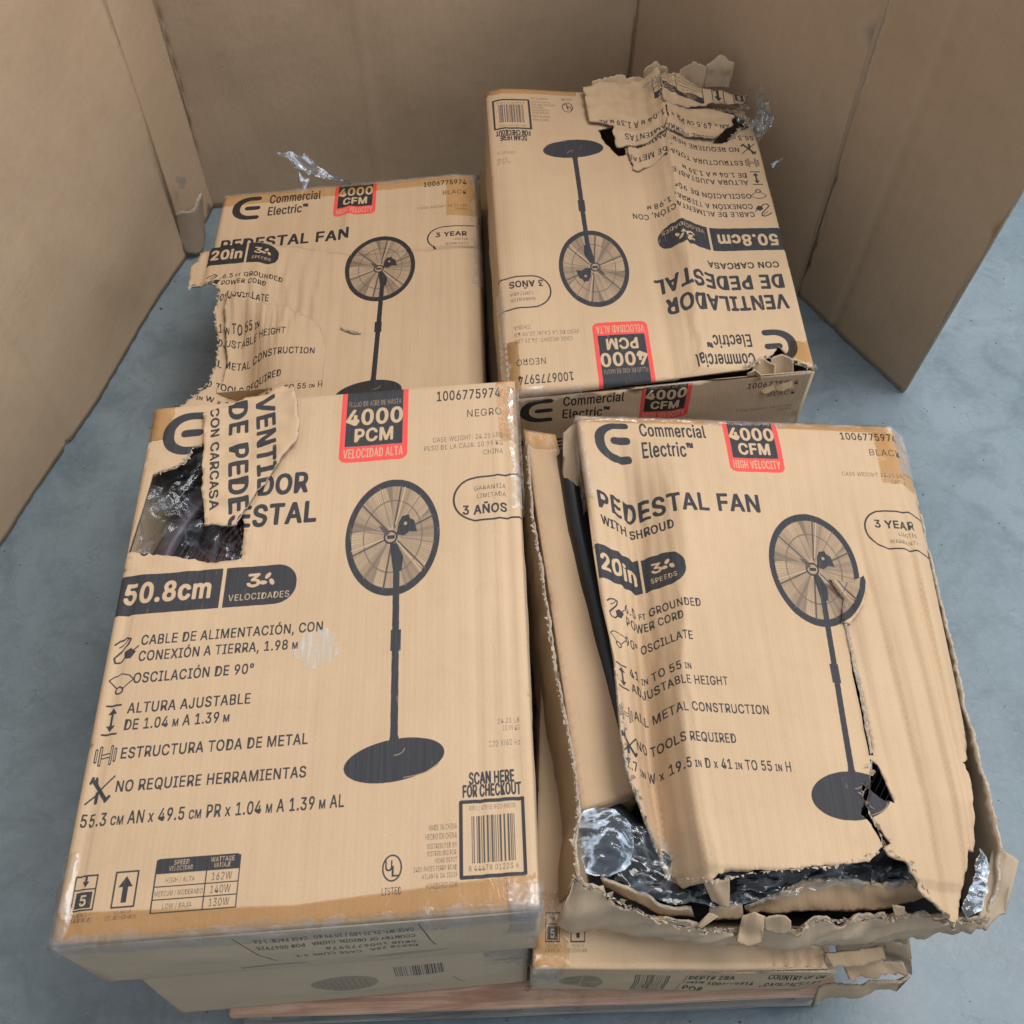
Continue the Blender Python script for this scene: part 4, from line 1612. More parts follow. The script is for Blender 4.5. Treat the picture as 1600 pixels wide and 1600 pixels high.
for k in (1, 2, 3):
    boxD.side(k, "side_panel", BODY, tD, bulge=.008, seed=54 + k)
boxD.base(tD, M_IN)


def pieceD(px, zoff, seed, du=0, dv=0, curl=.0, name="torn_flap", cx=0, cy=1, amp=.006):
    pts = uvD(px)
    A = np.array(pts)
    vm, vM = A[:, 1].min(), A[:, 1].max()

    def P(u, v):
        k = (v - vm) / (vM - vm)
        return boxD.flat(u, v) + np.array([0, 0, boxD.sag(u, v) + zoff + curl * k * k + amp * nz(u / 24, v / 24, seed)])
    return sheet(name, ragged(pts, 3.2, 5, True, seed), P, [M_ES2, M_CORE, M_IN], tD, gu=5, gv=5, uv=lambda u, v: (u + du, v + dv))


pieceD([(920, 148), (950, 141), (1010, 140), (1034, 136), (1040, 165), (1050, 224), (1010, 232), (975, 236), (968, 204), (930, 196)], .010, 61, 0, -24, .012)
pieceD([(1038, 150), (1065, 142), (1100, 150), (1166, 150), (1160, 160), (1112, 170), (1080, 182), (1042, 190)], .018, 63, 10, -40, .016)
pieceD([(1046, 186), (1082, 182), (1120, 176), (1148, 186), (1142, 206), (1120, 222), (1050, 228)], .012, 64, 8, -20, .004)
pieceD([(990, 232), (1050, 222), (1056, 256), (1010, 270), (1000, 268)], .006, 65, 0, -6, -.002)
# frayed liner standing up along the far edge
for i, (xa, xb, yy, hh) in enumerate(((924, 1016, 141, .030), (1004, 1040, 134, .050), (1060, 1100, 130, .045), (1100, 1142, 126, .055))):
    ta = [at(xa, yy, ZD) + np.array([0, .002, hh * .7]), at((xa + xb) / 2, yy, ZD) + np.array([0, .012, hh]), at(xb, yy, ZD) + np.array([0, 0, hh * .8])]
    ba = [at(xa, yy + 5, ZD) - np.array([0, 0, .01]), at((xa + xb) / 2, yy + 6, ZD) - np.array([0, 0, .01]), at(xb, yy + 5, ZD) - np.array([0, 0, .01])]
    loft("torn_strip", ta, ba, [M_SIDE if i % 2 else M_IN, M_CORE, M_IN], tD, torn_top=6, torn_bot=2, gu=5, gv=5, thick=.002, amp=.008, seed=70 + i)
bag_d = sheet("torn_plastic", ragged(uvD([(1140, 200), (1176, 196), (1190, 150), (1178, 138), (1200, 200), (1190, 228)]), 3, 8, True, 5),
              lambda u, v: boxD.flat(u, v) + np.array([0, 0, .02 + .03 * nz(u / 20, v / 20, 3)]), [M_BAG], tD, gu=5, gv=5, thick=0)
shred("wrap_shred", [(1185, 225), (1196, 190), (1190, 160), (1184, 142)], 1.1, [.45, .48, .52, .55], "", 47, tD)
shred("wrap_shred", [(1206, 258), (1216, 252), (1224, 246)], .25, [.44, .45, .46], "", 49, tD, mat=M_BAGW)
shred("wrap_shred", [(1000, 140), (1020, 128), (1028, 120)], .9, [.46, .49, .52], "", 51, tD, mat=M_BAGW)
tape(boxD, [(372, 788), (568, 788), (568, 806), (372, 806)], tD)
tape(boxD, [(2, 4), (42, 34), (34, 70), (2, 72)], tD)
tape(boxD, [(540, 4), (568, 4), (568, 120), (540, 112)], tD)
film_over_edge(boxD, 570, 0, 240, 8, 14, tD, seed=57, axis='u', dirn=(-1, 0, 0), amp=.002)
film_over_edge(boxD, 0, 430, 574, 8, 12, tD, seed=58, out=-1, dirn=(0, -1, 0), amp=.002)
# curled torn bits at the near right corner
for i, (xa, xb, yt, yb_, dz) in enumerate(((1176, 1212, 568, 612, .004), (1205, 1240, 560, 610, .010), (1168, 1190, 584, 606, 0.0))):
    loft("torn_strip", [at(xa, yt, ZD + dz), at((xa + xb) / 2, yt - 6, ZD + dz + .006), at(xb, yt + 3, ZD + dz)],
         [aty(xa, yb_, boxD.c[0][1] - .012), aty((xa + xb) / 2, yb_ + 3, boxD.c[0][1] - .014), aty(xb, yb_ - 4, boxD.c[0][1] - .010)],
         [M_PLAIN if i != 1 else M_IN, M_CORE, M_CORE], tD, torn_top=4, torn_bot=4, gu=4, gv=4, thick=.002, amp=.006, seed=80 + i)

# box under D
cD2 = [np.array([q[0] * .98 + .005 - (.022 if i in (1, 2) else 0), q[1] + (.01 if i in (0, 1) else -.01), .240]) for i, q in enumerate(boxD.c)]
boxD2 = Box(cD2, .114, None, 5)
tD2 = empty("fan_box", (cD[0], cD[1], .126), "squashed cardboard box beneath the upside down box at the back right", "cardboard box", "boxed pedestal fans on the pallet")
sheet("top_panel", edgeA, boxD2.P, [M_PLAIN, M_CORE, M_IN], tD2, gu=40, gv=40)
for k in range(4):
    boxD2.side(k, "side_panel", BODY, tD2, bulge=.010, seed=94 + k)
boxD2.base(tD2, M_IN)

# ---- front right: lower carton C2 ----------------------------------------------------------
ZC2 = .335
f0, f1 = at(832, 1516, ZC2), at(1312, 1516, ZC2)
cC2 = [np.array([f0[0] + .03, 1.03, ZC2]), np.array([f1[0] + .01, 1.03, ZC2]), f1, f0]


def sagC2(u, v):
    z = .0015 * nz(u / 90, v / 60, 7)
    z -= .006 * math.exp(-((v - 790) / 9) ** 2)
    if u > 430 and v > 500:
        z += .0035 * math.sin(u / 3.6) * min(1, (u - 430) / 50)
        z -= .010 * (u - 430) / 140
    return z


boxC2 = Box(cC2, .209, sagC2, 7, bottom=[np.array([q[0], q[1] + (.012 if i > 1 else 0), .127]) for i, q in enumerate(cC2)])
tC2 = empty("fan_box", (.25, .65, .126), "crushed bottom box at the front right whose right end is burst open", "cardboard box", "boxed pedestal fans on the pallet")
outC2 = [(0, 0), (190, 0), (380, 0), (570, 0)] + ragged([(570, 640), (545, 700), (560, 740), (538, 770), (552, 806)], 4, 6, False, 5) + [(380, 810), (190, 810), (0, 810), (0, 540), (0, 270)]
sheet("top_panel", outC2, boxC2.P, [M_SYM, M_CORE, M_IN], tC2, gu=4, gv=14)
boxC2.side(2, "side_panel", [M_CAR, M_CORE, M_IN], tC2, bulge=.008, seed=104, gu=8, gv=10, amp=.006)
for k in (0, 3):
    boxC2.side(k, "side_panel", BODY, tC2, bulge=.004, seed=104 + k)
boxC2.base(tC2, M_IN)
tape(boxC2, [(2, 700), (68, 700), (68, 806), (2, 806)], tC2)
film_over_edge(boxC2, 810, -4, 60, 6, 60, tC2, seed=118, dirn=(0, -1, 0), amp=.005)
# burst end: inner flaps in a dark opening
r0, r1 = f1[0], at(1418, 1500, .30)[0]
loft("torn_flap", [at(1290, 1490, .335), at(1340, 1486, .338), at(1378, 1480, .335)], [at(1300, 1512, .322), at(1345, 1510, .325), at(1385, 1500, .32)],
     [M_PLAIN, M_CORE, M_IN], tC2, torn_top=2, torn_bot=4, gu=5, gv=5, amp=.006, bdir=(0, 0, 1), seed=121)
loft("torn_flap", [at(1318, 1506, .30), at(1360, 1500, .30), at(1412, 1506, .30)], [at(1330, 1530, .285), at(1370, 1524, .285), at(1420, 1524, .28)],
     [M_IN, M_CORE, M_IN], tC2, torn_top=5, torn_bot=5, gu=5, gv=5, amp=.010, bdir=(0, 0, 1), seed=123)
loft("end_flap", [at(1378, 1470, .33), at(1420, 1478, .33)], [at(1384, 1500, .26), at(1424, 1524, .25)],
     [M_SIDE, M_CORE, M_IN], tC2, torn_top=3, torn_bot=3, gu=5, gv=5, amp=.004, bdir=(1, 0, 0), seed=125)
loft("bottom_flap", [at(1280, 1545, .20), at(1340, 1540, .20), at(1422, 1528, .20)], [at(1270, 1575, .135), at(1320, 1560, .14), at(1400, 1545, .15)],
     [M_SIDE, M_CORE, M_IN], tC2, torn_top=4, torn_bot=3, gu=5, gv=5, amp=.010, bdir=(0, -1, 0), seed=127)
loft("inner_wall", [at(1300, 1450, .31), at(1420, 1455, .31)], [at(1310, 1505, .16), at(1425, 1500, .16)],
     [M_IN, M_CORE, M_IN], tC2, torn_top=0, gu=8, gv=8, amp=.004, bdir=(0, -1, 0), seed=129)

# ---- front right: box C, burst open ----------------------------------------------------------
ZC = .50
PC = [(900, 645), (1420, 662), (1575, 1385), (1000, 1350)]
HC = homography(PC, RECT)


def uvC(pts):
    return [hp(HC, q) for q in pts]


_cre = [hp(HC, q) for q in ((978, 730), (993, 800), (1000, 880), (1008, 960), (1019, 1080), (1030, 1190), (1045, 1290), (1060, 1350))]


def crease_u(v):
    vs_ = [c_[1] for c_ in _cre]
    us_ = [c_[0] for c_ in _cre]
    return float(np.interp(v, vs_, us_))


def sagC(u, v):
    z = .0018 * nz(u / 120, v / 150, 25) + .0009 * nz(u / 8, v / 300, 29)
    cu_ = crease_u(v)
    d = u - cu_
    g = max(0.0, min(1.0, (v - 50) / 140))
    deep = .052 * g + .026 * max(0, min(1, (v - 350) / 300))
    wl_, wr_ = 64.0, 80 - 32 * max(0, min(1, (v - 280) / 260))
    tent = 1 - abs(d) / (wl_ if d < 0 else wr_)
    if tent > 0:
        z -= deep * (tent ** 1.15 if tent < .93 else .92 + (tent - .93) * .4)
    if False:
        z -= deep * math.exp(-abs(d / (78 - 42 * max(0, min(1, (v - 280) / 260)))) ** 1.4)
    # small parallel flutes crushed either side of the fold
    z += .0026 * g * math.sin(d / 3.1 + 3 * nz(v / 70, d / 20, 3)) * math.exp(-((d + 6) / 46) ** 2)
    z += .004 * g * (1 - min(1, abs(d + 30 + 10 * nz(v / 60, 0, 8)) / 7)) + .003 * g * (1 - min(1, abs(d - 62 - 12 * nz(v / 90, 0, 5)) / 6))
    # long creases on the right
    for a0, b0, dp, wd in ((405, .06, -.002, 4), (452, .05, -.0055, 5), (476, .05, .002, 3), (500, .04, -.005, 5), (533, .02, -.012, 7)):
        z += dp * math.exp(-((u - a0 - (v - 400) * b0) / wd) ** 2) * min(1, max(0, (v - 150) / 200))
    z -= .026 * max(0, (u - 538) / 32)
    # dropped near right corner
    z -= .035 * max(0, (v - 690) / 120) * max(0, (u - 400) / 170)
    z -= .006 * max(0, 60 - v) / 60
    # lifted tear across the picture of the fan
    if v > 345:
        c2_ = 428 + (v - 345) * -.02
        z += .006 * math.exp(-((u - c2_) / 16) ** 2) * min(1, (v - 345) / 10) * max(.3, 1 - (v - 345) / 300)
    return z


boxC = Box(quad3(PC, ZC), .165, sagC, 6)
tC = empty("fan_box", (.34, .70, .336), "burst fan box with English print and a deep crease, front right", "cardboard box", "boxed pedestal fans on the pallet")
lidpx = [(900, 645), (1070, 648), (1250, 655), (1420, 662), (1446, 790), (1474, 920), (1500, 1040), (1524, 1150)]
out_c = uvC(lidpx)
out_c += ragged(uvC([(1524, 1150), (1522, 1205), (1512, 1210), (1526, 1232), (1536, 1330), (1522, 1330), (1508, 1420), (1502, 1432), (1480, 1408), (1440, 1385), (1420, 1352), (1388, 1342), (1380, 1332), (1392, 1326), (1366, 1296), (1350, 1262), (1348, 1242), (1384, 1268), (1400, 1272), (1386, 1240), (1370, 1214), (1362, 1208), (1362, 1244), (1358, 1262), (1346, 1286), (1362, 1300), (1380, 1330), (1358, 1350), (1300, 1354), (1200, 1360), (1122, 1362), (1108, 1370), (1075, 1366), (1054, 1344), (1017, 1280), (991, 1232), (976, 1172)]), 2.0, 5, False, 7)[1:]
out_c += uvC([(966, 1060), (944, 970), (930, 880), (920, 800), (908, 720)])
oc = []
for q in out_c:
    if not oc or math.hypot(q[0] - oc[-1][0], q[1] - oc[-1][1]) > .8:
        oc.append(q)
slit = ragged(uvC([(1331, 1040), (1341, 1075), (1353, 1120), (1368, 1203), (1361, 1203), (1347, 1130), (1336, 1082)]), .6, 8, True, 3)
lid = sheet("top_panel", oc, boxC.P, [M_EN, M_CORE, M_IN], tC, holes=[slit], gu=3.2, gv=12)
loft("torn_strip", [boxC.P(*q, .002) for q in uvC([(1322, 1000), (1334, 1060), (1347, 1120), (1362, 1204)])], [boxC.P(*q, .004) for q in uvC([(1326, 1000), (1339, 1058), (1353, 1118), (1366, 1200)])],
     [M_CORE], tC, torn_top=1.5, torn_bot=1.5, gu=4, gv=2, thick=.001, amp=.002, bdir=(0, 0, 1), seed=190)
lift_px = [(1296, 940), (1330, 944), (1350, 934), (1358, 952), (1350, 980), (1332, 1008), (1318, 1004), (1322, 966)]
sheet("torn_flap", ragged(uvC(lift_px), 1.2, 6, True, 9), lambda u, v: boxC.P(u, v, .006 + .010 * max(0, (370 - v)) / 60), [M_EN, M_CORE, M_IN], tC, gu=5, gv=5, uv=lambda u, v: (u - 7, v + 2))

tape(boxC, [(3, 2), (250, 2), (250, 14), (3, 18)], tC)
tape(boxC, [(345, 2), (566, 2), (566, 22), (345, 18)], tC)
tape(boxC, [(505, 20), (566, 20), (566, 138), (505, 132)], tC, off=.0016)
film_over_edge(boxC, 0, -4, 574, 14, 50, tC, seed=131, out=-1, dirn=(0, 1, 0), amp=.004)
film_over_edge(boxC, 0, -4, 190, 10, 40, tC, seed=133, axis='u', out=-1, dirn=(-1, 0, 0), amp=.004)
film_over_edge(boxC, 570, -4, 110, 30, 30, tC, seed=135, axis='u', dirn=(1, 0, 0), amp=.005)

mesh_obj("bottom_panel", [np.array([q[0], q[1], .344]) for q in (boxC.P(4, 4), boxC.P(566, 4), at(1555, 1400, .40), at(1500, 1436, .38), at(1240, 1440, .38), at(1000, 1425, .38), at(905, 1380, .38), at(880, 1100, .38), at(832, 800, .38))],
         [tuple(range(8, -1, -1))], M_IN, tC, uvs=[(i * .1, i % 2 * .3) for i in range(9)])
# walls of the box
bk0, bk1 = boxC.P(0, 0), boxC.P(570, 0)
loft("side_panel", [bk0, bk1], [bk0 - np.array([0, 0, .16]), bk1 - np.array([0, 0, .16])], BODY, tC, torn_top=0, gu=20, gv=20, bdir=(0, 1, 0), seed=141)
# left wall, its upper edge torn away and pale
lt = [at(822, 690, .44), at(830, 800, .44), at(846, 900, .445), at(862, 1010, .45), at(877, 1100, .45), at(893, 1180, .45), at(904, 1270, .45), at(896, 1320, .45), at(902, 1375, .45)]
lb = [p_ * np.array([1, 1, 0]) + np.array([-.022, 0, .30]) for p_ in lt]
wl = loft("side_panel", lt, lb, [M_SIDE, M_CORE, M_IN], tC, torn_top=4, gu=7, gv=9, amp=.003, bdir=(-1, 0, 0), seed=143)
# front wall, bulging and ragged
ftop = [at(896, 1368, .45), at(912, 1384, .44), at(945, 1392, .435), (at(975, 1412, .43)), at(1010, 1428, .425), at(1060, 1444, .42), at(1120, 1452, .415), at(1150, 1452, .41),
        at(1180, 1438, .42), at(1215, 1440, .42), at(1245, 1452, .42), at(1270, 1438, .425), at(1340, 1436, .43), at(1400, 1430, .435), at(1460, 1430, .44), at(1520, 1440, .44), at(1545, 1430, .44)]
fbot = [at(868, 1446, .352), at(880, 1452, .345), at(920, 1455, .340), at(980, 1460, .338), at(1060, 1468, .337), at(1130, 1476, .337), at(1200, 1482, .337), at(1260, 1482, .337),
        at(1300, 1478, .340), at(1380, 1474, .35), at(1450, 1462, .365), at(1500, 1450, .39), at(1540, 1440, .41)]
loft("side_panel", ftop, fbot, [M_UP, M_CORE, M_IN], tC, torn_top=6, torn_bot=1, gu=4.5, gv=6, amp=.006, thick=.0025, bulge=.006, bdir=(0, -1, 0), seed=145, uv_off=(900, 0),
     profile=lambda s_, t_: .014 * (1 - min(1, abs(nz(s_ * 9 + t_ * 1.6, t_ * .6, 7)) * 5)) * (1 - .6 * t_) - .004)
# right wall
rt = [boxC.P(570, 4) + np.array([.004, 0, -.01]), boxC.P(570, 270) + np.array([.010, 0, -.008]), boxC.P(570, 540) + np.array([.014, 0, -.006]), at(1548, 1240, .49), at(1566, 1330, .47), at(1562, 1390, .45), at(1548, 1425, .44)]
rb = [np.array([p_[0] - .01, p_[1], .345]) for p_ in rt]
loft("side_panel", rt, rb, [M_SIDE, M_CORE, M_IN], tC, torn_top=2, gu=9, gv=10, amp=.006, bdir=(1, 0, 0), seed=147, flip=True)
# corner flap flung outward
loft("torn_flap", [at(1552, 1318, .455), at(1574, 1332, .46), at(1592, 1345, .455)], [at(1528, 1440, .44), at(1545, 1446, .435), at(1572, 1425, .44)],
     [M_WALLIN, M_CORE, M_IN], tC, torn_top=4, torn_bot=5, gu=5, gv=6, amp=.010, bdir=(0, 0, 1), seed=149)
# inner liner flaps bent into the opening
loft("inner_flap", [at(1166, 1420, .425), at(1205, 1402, .435), at(1260, 1378, .445), at(1300, 1374, .447), at(1380, 1384, .445), at(1425, 1376, .445), at(1452, 1384, .44)],
     [at(1170, 1428, .405), at(1210, 1428, .405), at(1260, 1424, .405), at(1310, 1424, .405), at(1380, 1420, .41), at(1430, 1410, .415), at(1452, 1400, .42)],
     [M_PLAIN, M_CORE, M_IN], tC, torn_top=4, torn_bot=1, gu=5, gv=5, amp=.006, bdir=(0, -1, 0), seed=151)
loft("inner_flap", [at(938, 1372, .44), at(975, 1386, .44), at(1010, 1402, .435), at(1030, 1418, .43), at(1080, 1420, .43)],
     [at(945, 1386, .42), at(975, 1402, .42), at(1010, 1420, .415), at(1030, 1432, .41), at(1085, 1434, .41)],
     [M_PLAIN, M_CORE, M_IN], tC, torn_top=3, torn_bot=2, gu=5, gv=5, amp=.004, bdir=(0, -1, 0), seed=153)
loft("inner_flap", [at(1110, 1420, .43), at(1160, 1414, .43)], [at(1108, 1438, .41), at(1162, 1432, .41)],
     [M_PLAIN, M_CORE, M_IN], tC, torn_top=3, torn_bot=2, gu=5, gv=5, amp=.004, bdir=(0, -1, 0), seed=154)
# strips of liner torn loose
for i, (pp, qq) in enumerate((
        ([at(1096, 1372, .485), at(1120, 1376, .485), at(1140, 1372, .485)], [at(1112, 1408, .45), at(1124, 1412, .445), at(1140, 1416, .44)]),
        ([at(1108, 1426, .44), at(1122, 1430, .44)], [at(1086, 1444, .42), at(1094, 1448, .42)]),
        ([at(1160, 1430, .44), at(1180, 1424, .45), at(1196, 1432, .44)], [at(1150, 1470, .41), at(1172, 1480, .40), at(1190, 1470, .41)]),
        ([at(1196, 1436, .44), at(1220, 1430, .445), at(1236, 1440, .44)], [at(1196, 1456, .42), at(1222, 1462, .42), at(1236, 1458, .42)]),
        ([at(1394, 1414, .45), at(1414, 1418, .45)], [at(1400, 1440, .43), at(1412, 1440, .43)]))):
    loft("torn_strip", pp, qq, [M_IN if i % 2 == 0 else M_SIDE, M_CORE, M_IN], tC, torn_top=4, torn_bot=4, gu=4, gv=4, thick=.002, amp=.008, bdir=(0, -.7, .7), seed=160 + i)

# inner plain carton inside the burst box
ic = [at(818, 668, .425), at(868, 676, .425), at(1006, 1238, .425), at(908, 1272, .425)]
tI = empty("inner_carton", tuple((sum(ic) / 4) * np.array([1, 1, 0]) + np.array([0, 0, .34])), "plain long carton lying inside the burst box beside the black gap", "carton")
icx = [ic[0], ic[1], ic[2], ic[3]]


def P_ic(u, v):
    a, b = u / 100, v / 700
    q = (icx[0] * (1 - a) + icx[1] * a) * (1 - b) + (icx[3] * (1 - a) + icx[2] * a) * b
    d = min(u, 100 - u, v, 700 - v)
    dz = 0 if d > 5 else -(5 - math.sqrt(max(25 - (5 - d) ** 2, 0))) / 1000
    return q + np.array([0, 0, dz + .0025 * nz(u / 30, v / 90, 4)])


sheet("top_panel", [(0, 0), (100, 0), (100, 350), (100, 700), (0, 700), (0, 350)], P_ic, [M_PLAIN, M_CORE, M_IN], tI, gu=6, gv=20)
sheet("packing_tape", [(1, 1), (99, 1), (99, 50), (1, 46)], lambda u, v: P_ic(u, v) + np.array([0, 0, .001]), [M_TAPE], tI, gu=12, gv=12, thick=0)
for (a_, b_) in (((0, 0), (0, 700)), ((0, 700), (100, 700)), ((100, 700), (100, 0)), ((100, 0), (0, 0))):
    ta, tb = P_ic(*a_), P_ic(*b_)
    loft("side_panel", [ta, tb], [ta * np.array([1, 1, 0]) + np.array([0, 0, .342]), tb * np.array([1, 1, 0]) + np.array([0, 0, .342])], [M_SIDE, M_CORE, M_IN], tI,
         torn_top=0, gu=20, gv=15, amp=.001, thick=.002, seed=170)

# black fan parts, plastic and added dark shade fillers in the open front of the box
gc = np.array([.375, .62, .41])
tG = empty("pedestal_fan", (gc[0], gc[1], .345), "black fan shroud in clear plastic in the open front of the burst box", "fan")
vs, fs = [], []
prof = [(r_ - .05, z_ * .8) for r_, z_ in ((.325, -.075), (.318, -.02), (.300, .005), (.282, .008), (.268, -.004), (.262, -.05), (.27, -.075))]
for i in range(N):
    a = 2 * math.pi * i / N
    for r, z in prof:
        vs.append(gc + np.array([math.cos(a) * r * .86, math.sin(a) * r, z]))
for i in range(N):
    for j in range(len(prof)):
        fs.append((i * 7 + j, ((i + 1) % N) * 7 + j, ((i + 1) % N) * 7 + (j + 1) % 7, i * 7 + (j + 1) % 7))
mesh_obj("shroud", vs, fs, M_BLACK, tG, True)
gw = Joined()
for i in range(20):
    r = .05 + i * .0095
    gw.add(tube("w", [gc + np.array([math.cos(a) * r * .86, math.sin(a) * r, .012 - .03 * (r / .3) ** 2]) for a in np.linspace(0, 2 * math.pi, 80)], .0018, None, seg=5))
gw.build("guard_wire", M_BLACK, tG)["kind"] = "stuff"
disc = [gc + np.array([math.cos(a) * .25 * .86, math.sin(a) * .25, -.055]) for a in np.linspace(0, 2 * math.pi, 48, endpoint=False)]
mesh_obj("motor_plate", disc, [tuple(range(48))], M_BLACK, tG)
mesh_obj("shade_filler_plate", [at(1000, 1180, .352), at(1290, 1180, .352), at(1530, 1300, .352), at(1520, 1420, .352), at(1300, 1446, .352), at(1040, 1440, .352), at(925, 1400, .352), at(910, 1285, .352)], [tuple(range(7, -1, -1))], plain("shade_filler_black", (.010, .010, .011), .85, spec=.15), tG)  # black sheet added in place of the deep shade inside the open front
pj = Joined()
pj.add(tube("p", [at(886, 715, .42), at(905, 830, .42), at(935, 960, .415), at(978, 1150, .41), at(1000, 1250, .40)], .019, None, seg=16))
pj.build("shade_filler_tube", M_BLACK, tG)  # black tube added so the gap beside the carton reads as shadow
hub = Joined()
hub.add(tube("p", [at(960, 1262, .40), at(1010, 1310, .41), at(1075, 1350, .41), at(1100, 1395, .39)], .011, None, seg=12))
hub.add(tube("p", [at(985, 1320, .42), at(1060, 1352, .425), at(1150, 1365, .42), at(1260, 1366, .42)], .009, None, seg=12))
hub.add(tube("p", [at(1005, 1290, .40), at(1040, 1330, .40), at(1090, 1362, .40)], .007, None, seg=12))
hub.build("power_cord", M_BLACK, tG)


def bag_world(name, pts, zc_, seed, mat, amp, label, gu=4, dome=0.0):
    W3 = [at(a, b, zc_) for a, b in pts]
    ol = [(q[0] * 1000, -q[1] * 1000) for q in W3]
    A = np.array(ol)
    cx_, cy_ = A[:, 0].mean(), A[:, 1].mean()
    rx_, ry_ = np.ptp(A[:, 0]) / 2, np.ptp(A[:, 1]) / 2

    def P(u, v):
        a = .8 * nz(u / 40, v / 40, seed) + .8 * abs(nz((u + v) / 50, (v - u * .2) / 16, seed + 2)) + .35 * abs(nz((u - v) / 26, (v + u * .4) / 9, seed + 5))
        k = dome * max(0, 1 - ((u - cx_) / rx_) ** 2 - ((v - cy_) / ry_) ** 2)
        return np.array([u / 1000, -v / 1000, zc_ + amp * a + k])
    o_ = sheet(name, ragged(ol, 3, 8, True, seed), P, [mat], None, gu=gu, gv=gu, thick=0)
    tag(o_, label, "plastic bag")
    return o_


bag_world("plastic_bag", [(905, 1275), (930, 1262), (960, 1268), (985, 1290), (992, 1330), (975, 1362), (950, 1372), (915, 1366), (900, 1320)], .445, 181, M_BAGW, .014,
          "cloudy wad of clear plastic bag below the plain inner carton", gu=3, dome=.02)
bag_world("plastic_bag", [(975, 1285), (1010, 1290), (1060, 1345), (1110, 1372), (1150, 1362), (1340, 1352), (1400, 1350), (1440, 1380), (1400, 1392), (1300, 1385), (1200, 1408), (1120, 1420), (1040, 1410), (960, 1375), (970, 1330)],
          .438, 183, M_BAG, .018, "shiny clear plastic sheet over black fan parts along the torn front edge", gu=4)
bag_world("plastic_bag", [(1530, 1325), (1545, 1350), (1544, 1395), (1530, 1425), (1510, 1436), (1500, 1420), (1520, 1380)], .455, 185, M_BAGW, .012,
          "small bunch of plastic film poking out at the near right corner", gu=3)

# ------------------------------------------------------------------ torn fibres along the rips


def fringe(parent, line, n, size, seed, up=(0, 0, 1), mat=None, spread=.9):
    rnd = random.Random(seed)
    vs, fs = [], []
    for i in range(n):
        s_ = (i + rnd.random()) / n
        p_ = poly_at(line, s_)
        q_ = poly_at(line, min(1, s_ + .01))
        t_ = q_ - p_
        t_ = t_ / max(np.linalg.norm(t_), 1e-9)
        d_ = np.array(up, float) + np.array([rnd.uniform(-1, 1), rnd.uniform(-1, 1), rnd.uniform(-.5, 1)]) * spread
        d_ /= np.linalg.norm(d_)
        w_ = size * rnd.uniform(.4, 1.5)
        h_ = size * rnd.uniform(.3, 1.5)
        k = len(vs)
        c_ = p_ + d_ * h_ * .5 + np.array([rnd.uniform(-1, 1), rnd.uniform(-1, 1), rnd.uniform(-1, 1)]) * size * .3
        vs += [p_ - t_ * w_ * .5, p_ + t_ * w_ * .5, c_ + t_ * w_ * rnd.uniform(.1, .5), c_ - t_ * w_ * rnd.uniform(.1, .5), p_ + d_ * h_ + t_ * rnd.uniform(-1, 1) * w_ * .4]
        fs += [(k, k + 1, k + 2, k + 3), (k + 3, k + 2, k + 4)]
    o_ = mesh_obj("torn_fibres", vs, fs, mat or M_CORE, parent, False, uvs=[(v_[0], v_[1]) for v_ in vs])
    o_["kind"] = "stuff"
    return o_


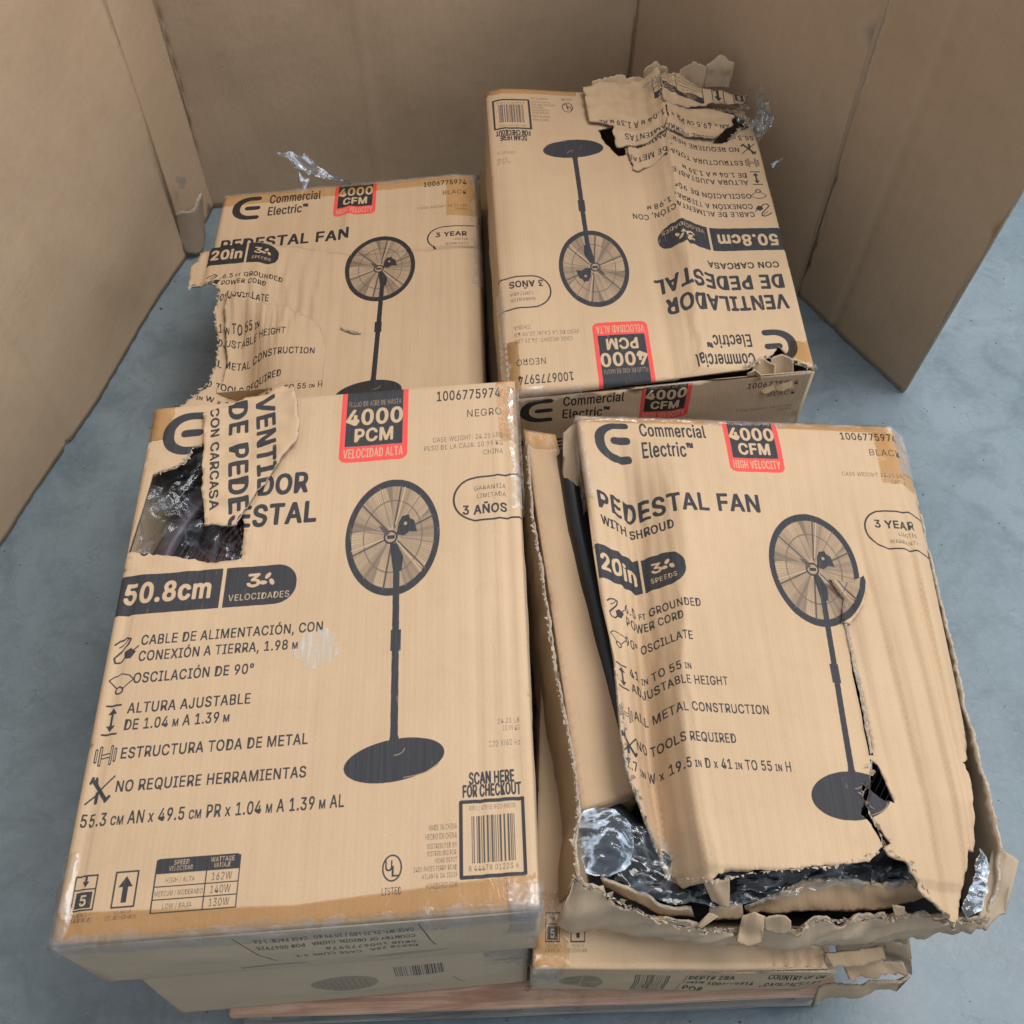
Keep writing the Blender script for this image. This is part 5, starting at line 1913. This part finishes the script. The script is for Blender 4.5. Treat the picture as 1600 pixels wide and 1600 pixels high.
fringe(tC, [p_ + np.array([0, -.002, .002]) for p_ in ftop], 260, .0075, 1, up=(0, -.3, 1))
fringe(tC, [p_ + np.array([0, 0, .002]) for p_ in lt], 160, .0065, 2, up=(-.2, 0, 1))
fringe(tC, [boxC.P(*q, -.001) for q in uvC([(1366, 1212), (1350, 1262), (1384, 1330), (1420, 1352), (1480, 1408), (1504, 1432)])], 70, .007, 3, up=(0, -.6, .3))
fringe(tC, [boxC.P(*q, -.001) for q in uvC([(966, 1060), (991, 1232), (1054, 1344), (1108, 1370), (1200, 1360), (1300, 1354), (1372, 1335)])], 110, .006, 4, up=(0, -.6, .2))
fringe(tC, [at(1166, 1420, .425), at(1205, 1402, .435), at(1260, 1378, .445), at(1300, 1374, .447), at(1380, 1384, .445), at(1452, 1384, .44)], 60, .007, 5)
fringe(tA, [boxA.P(*q, -.001) for q in uvA([(238, 742), (262, 733), (287, 722), (300, 700), (318, 694)])], 60, .0055, 6, up=(0, -.6, .3))
fringe(tB, [PB_low(*q) for q in [(40, 462), (40, 428), (24, 404), (-28, 402)]], 26, .007, 7, up=(-.4, -.6, .2))
fringe(tB, [PB_low(*q) for q in [(0, 690), (28, 650), (46, 610), (52, 570), (46, 520), (36, 470)]], 40, .007, 8, up=(-.8, 0, .3))
fringe(tD, [boxD.P(*q, .004) for q in uvD([(920, 146), (1000, 140), (1040, 134), (1100, 140), (1166, 148)])], 110, .011, 9, up=(0, .4, .8))
fringe(tD, [boxD.P(*q, .004) for q in uvD([(1042, 190), (1080, 182), (1112, 170), (1160, 160), (1170, 190), (1140, 222)])], 70, .009, 10, up=(0, .1, .6))
fringe(tD, [boxD.P(*q, .002) for q in uvD([(1172, 575), (1200, 562), (1225, 560), (1250, 572), (1275, 573)])], 50, .008, 11, up=(0, -.3, .6))
# crumpled corner of board between the plain carton and the crushed lid
loft("torn_strip", [at(880, 676, .47), at(896, 664, .48), at(908, 660, .485)], [at(878, 752, .43), at(892, 764, .43), at(906, 758, .44)],
     [M_SIDE, M_CORE, M_IN], tC, torn_top=2, torn_bot=4, gu=4, gv=5, amp=.012, bdir=(-1, 0, 0), seed=200)

# grit and crumbs of board on the concrete
rnd = random.Random(12)
vs, fs = [], []
for i in range(420):
    x, y = rnd.uniform(-1.5, 1.7), rnd.uniform(.0, 2.4)
    r_ = rnd.choice((.0012, .0016, .002, .0045 if i % 9 == 0 else .0018))
    k = len(vs)
    n_ = 5
    for j in range(n_):
        a = 2 * math.pi * j / n_ + rnd.random()
        vs.append((x + r_ * math.cos(a) * rnd.uniform(.5, 1.4), y + r_ * math.sin(a) * rnd.uniform(.5, 1.4), .0008))
    vs.append((x, y, .0008 + r_ * .6))
    fs += [(k + j, k + (j + 1) % n_, k + n_) for j in range(n_)]
g = mesh_obj("floor_grit", vs, fs, plain("dark_grit", (.07, .065, .06), .9, var=.5), None)
g["kind"] = "stuff"
g["label"] = "scattered dark grit and crumbs on the concrete floor"
